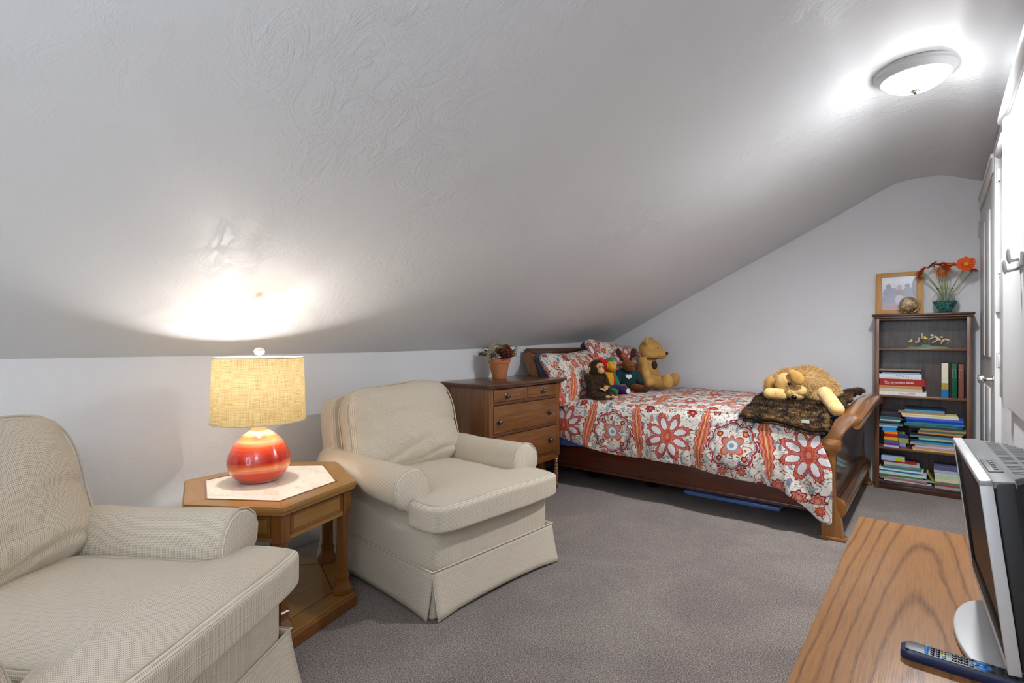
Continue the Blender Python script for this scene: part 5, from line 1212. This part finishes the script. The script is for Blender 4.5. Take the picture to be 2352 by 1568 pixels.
# gerberas
M['ger']=plain('orange petals','#f05a12',.6); M['ger2']=plain('deep orange petals','#dd4a0c',.6); M['gyel']=plain('yellow flower centre','#d9b41c',.7); M['stem']=plain('green stem','#93a35a',.6)
def gerbera(label,head,R,dirv,base,bend,mt='ger'):
    head=Vector(head); base=Vector(base); dv=Vector(dirv).normalized()
    t=thing('gerbera',label,'flower',base,0,'orange gerberas in the glass vase')
    hl=head-base
    p1=Vector((hl.x*.15,hl.y*.15,hl.z*.5)); pts=[]
    c1=Vector(bend); c2=hl-dv*.05
    for k in range(13):
        q=k/12; pts.append((1-q)**3*Vector((0,0,0))+3*(1-q)**2*q*c1+3*(1-q)*q*q*c2+q**3*hl)
    tube('stem',pts,[.0032]*13,M['stem'],t,8)
    bm=bmesh.new(); q=dv.to_track_quat('Z','Y').to_matrix().to_4x4()
    for L,(rr,n_,tl) in enumerate(((R,22,.10),(R*.9,20,.26),(R*.55,18,.5))):
        for k in range(n_):
            a=2*PI*(k+.5*L)/n_+random.uniform(-.05,.05); ca,sa=math.cos(a),math.sin(a); r2=rr*random.uniform(.92,1.05); w_=r2*.15
            def P(r_,wd_,h_): return Vector((ca*r_-sa*wd_,sa*r_+ca*wd_,h_))
            tl2=tl+random.uniform(-.08,.08)
            vs_=[bm.verts.new(p) for p in (P(R*.12,-w_*.4,.001*L),P(r2*.55,-w_,r2*.5*tl2),P(r2*.9,-w_*.8,r2*.8*tl2),P(r2,0,r2*.85*tl2),P(r2*.9,w_*.8,r2*.8*tl2),P(r2*.55,w_,r2*.5*tl2),P(R*.12,w_*.4,.001*L))]
            bm.faces.new(vs_)
    bmesh.ops.transform(bm,matrix=Matrix.Translation(hl)@q,verts=bm.verts); obj('petals',bm,M[mt],t)
    bm=bmesh.new(); lathe_bm(bm,[(0,.006),(R*.16,.007),(R*.24,.004),(R*.2,-.001),(0,-.001)],20,M=Matrix.Translation(hl)@q); obj('centre',bm,M['gyel'],t,smooth=True)
    bm=bmesh.new(); lathe_bm(bm,[(.004,-.018),(.010,-.012),(R*.28,-.002),(R*.30,.001),(0,.0)],16,M=Matrix.Translation(hl)@q); obj('sepals',bm,M['stem'],t,smooth=True)
    return t
vb=lambda dx,dy:(VX+dx,VY+dy,ZT+.085)
gerbera('orange gerbera facing the room with wide yellow centre, rightmost large bloom',at(2219,606,5.40),.062,(-.1,-1,.35),vb(.010,-.01),(.01,0,.10))
gerbera('orange gerbera seen nearly edge on, lowest at the far right of the vase',at(2232,621,5.52),.045,(.35,.1,1),vb(.015,.01),(.02,0,.09))
gerbera('orange gerbera seen tilted in the middle, yellow centre just showing',at(2182,609,5.44),.050,(.05,-.45,1),vb(.004,-.015),(0,0,.09))
gerbera('orange gerbera turned away, its green back showing beneath the middle blooms',at(2167,623,5.50),.050,(-.1,.9,.25),vb(.008,.012),(-.01,0,.09),'ger2')
gerbera('orange gerbera edge on between the middle bloom and the upper left one',at(2160,607,5.46),.046,(-.15,-.25,1),vb(-.012,-.01),(-.005,0,.10))
gerbera('orange gerbera tilted up at the upper left of the bunch',at(2142,609,5.50),.045,(-.65,.1,.8),vb(-.006,.010),(-.01,0,.10),'ger2')
gerbera('orange gerbera overhanging the picture frame, lower left of the bunch',at(2117,622,5.46),.052,(-.62,-.25,.75),vb(-.010,0),(0,0,.10))
gerbera('orange gerbera drooping behind the lower left bloom over the frame',at(2114,633,5.50),.036,(-.55,.2,.1),vb(-.014,.008),(0,0,.09),'ger2')
# figurine
t=thing('figurine','little figurine of a stooping child in blue with yellow ducks on green base','figurine',(-.06,5.49,SZ[0]))
fx=lambda px_,py_,Y_=5.49:(at(px_,py_,Y_)-Vector((-.06,5.49,SZ[0])))
M['grs']=speckle('painted green base','#5f7f55','#8a9a78',40,.6); M['fy']=plain('yellow glaze','#e3c444',.4); M['fb']=plain('pale blue glaze','#9db8d8',.4); M['ft']=plain('pale tan glaze','#d6bb94',.5); M['fs']=plain('pale skin glaze','#dcc8ac',.5); M['fg']=plain('stone grey glaze','#b6aa8c',.6); M['fh']=plain('pale yellow hair','#d9cf86',.5)
body('base',[('e',(-.035,0,.004),(.10,.035,.012)),('e',(.05,0,.004),(.10,.035,.016)),('e',(-.005,0,.012),(.035,.025,.022))],[M['grs']],t,vox=.004,smooth=3)
body('rocks',[('c',tuple(fx(2118,776)),.009,tuple(fx(2118,766)),.0085),('c',tuple(fx(2110,784)),.010,tuple(fx(2111,776)),.006),('e',tuple(fx(2105,786)),(.014,.01,.010))],[M['fg']],t,vox=.0028,smooth=2)['label']='grey stump and stones'
for c_,k in (((2091,784),1),((2126,777),-1)):
    p=fx(*c_); body('duck',[('e',tuple(p+Vector((0,-.005,0))),(.015,.010,.011)),('e',tuple(p+Vector((.006*k,-.005,.013))),(.007,.007,.008)),('c',tuple(p+Vector((.010*k,-.005,.013))),.003,tuple(p+Vector((.020*k,-.005,.012))),.0015)],[M['fy']],t,vox=.0025,smooth=2)
child=body('child',[('c',tuple(fx(2149,773)),.009,tuple(fx(2158,780)),.010),('c',tuple(fx(2147,773)),.005,tuple(fx(2132,779)),.004),('c',tuple(fx(2154,780)),.006,tuple(fx(2142,787)),.005)],[M['fb'],M['fs']],t,lambda c_:1 if (c_.x<fx(2146,0).x and c_.z<fx(2140,774).z) or c_.z<fx(0,782).z else 0,.0028,2)
ball('child_head',fx(2141,770),(.013,.012,.011),M['fh'],t)
body('puppies',[('c',tuple(fx(2165,783)),.010,tuple(fx(2167,780)),.008),('e',tuple(fx(2163,774)),(.010,.009,.010)),('c',tuple(fx(2172,779)),.009,tuple(fx(2179,781)),.009),('c',tuple(fx(2162,785)),.004,tuple(fx(2162,789)),.004),('c',tuple(fx(2177,785)),.004,tuple(fx(2177,790)),.004),('c',tuple(fx(2181,782)),.003,tuple(fx(2184,785)),.002)],[M['ft']],t,vox=.0028,smooth=2)['label']='pair of tan puppies'
# ---------------------------------------------------------------- console, television, remote
HC=.56
t=thing('console','low oak console with broad grain along the right wall under the television','console table',(.02,1.5,0))
o=wparent(box('top',-.235,.262,.55,2.455,HC-.024,HC,M['oak'],bev=.003),t)
wparent(box('side_panel',-.215,.25,.57,.59,0,HC-.024,M['oakedge']),t); wparent(box('side_panel',-.215,.25,2.415,2.435,0,HC-.024,M['oakedge']),t)
for k in range(3):
    y0=.595+k*.607
    o=wparent(box('door',-.215,-.198,y0,y0+.60,.06,HC-.03,M['oakedge'],bev=.002),t)
    kb=lathe('knob',[(0,0),(.012,0),(.006,.01),(.012,.018),(0,.022)],M['pewter'],None,16); kb.rotation_euler=(0,-PI/2,0); kb.location=(-.215,y0+.56,.35); kb.parent=o; kb.matrix_parent_inverse=o.matrix_parent_inverse.copy()
wparent(box('plinth',-.20,.25,.59,2.415,0,.06,M['oakedge']),t); wparent(box('back_panel',.24,.25,.59,2.415,.06,HC-.024,M['oakedge']),t)
TA=math.atan2(1.898-1.343,.038-.066)   # direction along the screen
t=thing('television','small silver and black flat television on an oval stand on oak console','television',(.060,1.62,HC+.001),TA-PI/2)
TL=-.115   # lean: top towards the room (-x)
tm=Matrix.Translation((.035,0,.062))@Matrix.Rotation(TL,4,'Y')
hw=.278; hT=.362
M['silver']=material('silver plastic',.42,.2,(.52,.52,.52)); M['tvgray']=speckle('grey moulded plastic','#6d6d6d','#787878',200,.5); M['screen']=material('black glass screen',.42,col=(.008,.008,.010),spec=.12)
def tv(name,bm,mat,lab=None,ang=35):
    bmesh.ops.transform(bm,matrix=tm,verts=bm.verts); o=obj(name,bm,mat,t,ang=ang)
    if lab: o['label']=lab
    return o
bm=bmesh.new()
for q in ((-hw,-hw+.012,0,hT),(hw-.012,hw,0,hT),(-hw,hw,0,.012),(-hw,hw,hT-.012,hT)): B(bm,-.004,.016,q[0],q[1],q[2],q[3],.002)
tv('silver_bezel',bm,M['silver'],'silver outer bezel')
bm=bmesh.new()
for q in ((-hw+.012,-hw+.04,.012,hT-.012),(hw-.04,hw-.012,.012,hT-.012),(-hw+.012,hw-.012,.012,.05),(-hw+.012,hw-.012,hT-.032,hT-.012)): B(bm,-.002,.010,q[0],q[1],q[2],q[3],.001)
tv('black_bezel',bm,plain('satin black bezel','#131314',.5,spec=.25))
bm=bmesh.new(); B(bm,.003,.008,-hw+.035,hw-.035,.045,hT-.028); tv('screen',bm,M['screen'])
bm=bmesh.new(); B(bm,.016,.050,-hw+.004,hw-.004,.004,hT-.003,.006,3); tv('rear_shell',bm,M['blackm'])
# top cap, grey, with curved rear bulge
bm=bmesh.new(); N=28; outl=[]
for k in range(N+1):
    q=-1+2*k/N; outl.append((.050+.075*(1-abs(q)**2.6),q*(hw-.03)))
poly=[(.048,-hw+.03)]+outl+[(.048,hw-.03)]
prism_bm(bm,outl,2,.05,hT-.016,.004); tv('rear_bulge',bm,M['blackm'])
bm=bmesh.new(); prism_bm(bm,[(.016,-hw+.004),(.016,hw-.004),(.050,hw-.006)]+[(a+.001,b) for a,b in outl[::-1]]+[(.050,-hw+.006)],2,hT-.016,hT-.002,.003); tv('top_cover',bm,M['tvgray'],'matt grey top cover')
bm=bmesh.new()
for r_ in range(2):
    for k in range(26):
        q=-.78+1.56*k/25; xo=.050+.075*(1-abs(q)**2.6)
        if r_==0: B(bm,.056,min(.078,xo-.012),q*(hw-.03)-.0018,q*(hw-.03)+.0018,hT-.004,hT-.0012)
        elif abs(q)<.72: B(bm,.086,min(.112,xo-.006),q*(hw-.03)-.0018,q*(hw-.03)+.0018,hT-.004,hT-.0012)
tv('vent_slots',bm,M['blackm'])['kind']='stuff'
bm=bmesh.new(); B(bm,.020,.044,-.185,-.045,hT-.004,hT+.0005,.0015); tv('control_plate',bm,M['tvgray'])
for k in range(6):
    bm=bmesh.new(); B(bm,.030,.038,-.172+k*.020,-.164+k*.020,hT-.002,hT+.002,.001); tv('button',bm,M['blackm'])
bm=bmesh.new(); prism_bm(bm,[(a+.010,b*.62) for a,b in outl],2,.09,hT-.10,.006); tv('rear_housing',bm,M['black'])
bm=bmesh.new(); B(bm,.030,.075,-.06,.06,-.058,.10,.012); tv('stand_neck',bm,M['blackm'])
bm=bmesh.new(); n=48; ring=[(.088*math.cos(2*PI*k/n)+.060,.225*math.sin(2*PI*k/n)-.01) for k in range(n)]; prism_bm(bm,ring,2,0,.012,.004)
o=obj('stand_base',bm,M['silver'],t,ang=40); o['label']='silver oval stand base'
# remote control
ra=Vector((-.060,1.432)); rb_=Vector((.155,1.432)); 
t=thing('remote_control','long black and blue remote control lying on the oak console','remote control',(ra.x,ra.y,HC+.0015),math.radians(-1))
L=.235; bm=bmesh.new()
sec=[(-.024,.006),(-.020,0.0),(.020,0.0),(.024,.006),(.0245,.018),(.0225,.0225),(-.0225,.0225),(-.0245,.018)]
rows=[]
for k in range(25):
    q=k/24; x_=L*q; e=min(q,1-q)/.07; s_=1 if e>=1 else math.sqrt(max(.0,1-(1-e)**2))*.30+.70
    lift=.004*sst(.6,1,1-q)*0
    rows.append([bm.verts.new((x_,a*s_,b*(1 if e>=1 else (.75+.25*e)) )) for a,b in sec])
for a,b in zip(rows,rows[1:]):
    for i in range(len(sec)): bm.faces.new((a[i],a[(i+1)%8],b[(i+1)%8],b[i]))
bm.faces.new(rows[0]); bm.faces.new(rows[-1][::-1])
o=obj('body',bm,plain('dark blue plastic','#16264a',.22),t,ang=40)
bm=bmesh.new(); pts=[(.008,-.016),(.016,-.0205),(L-.010,-.0205),(L-.010,.0205),(.016,.0205),(.008,.016)]; prism_bm(bm,pts,2,.0215,.0238,.0006); obj('face_plate',bm,plain('slate grey plate','#4a5055',.45),t,ang=40)
bk=plain('black button','#15131a',.35); bu=plain('blue button','#1f86dc',.35); btn={'k':bk,'b':bu,'r':plain('red button','#c33440',.35),'g':plain('green button','#1f8a4a',.35),'y':plain('yellow button','#d8c020',.35)}
def button(x_,y_,c_,rx=.0036,ry=.0032,lab=None):
    bm=bmesh.new(); lathe_bm(bm,[(1,0),(1,.6),(.8,.95),(.4,1),(0,1)],14,M=Matrix.Translation((x_,y_,.0236))@Matrix.Diagonal((rx,ry,.0022,1)),cap=False)
    return obj('button',bm,btn[c_],t,ang=50)
for col_,x_ in (('bbbb',.044),('kkkk',.054),('kkkk',.063),('bygr',.073)):
    for k,ch in enumerate(col_): button(x_,-.0135+k*.009,ch)
for k in range(3):
    for y_ in (-.012,0,.012): button(.090+k*.009,y_,'k',.0040,.0038)
for x_,y_ in ((.117,.014),(.117,-.014),(.149,.014),(.149,-.014)): button(x_,y_,'k')
button(.133,0,'b',.0055,.0045); button(.122,0,'b',.0045,.0060); button(.144,0,'b',.0045,.0060); button(.133,.0112,'b',.0085,.0040); button(.133,-.0112,'b',.0085,.0040)
for k in range(6):
    for y_ in (-.012,0,.012): button(.162+k*.0105,y_,'k',.0040,.0036)
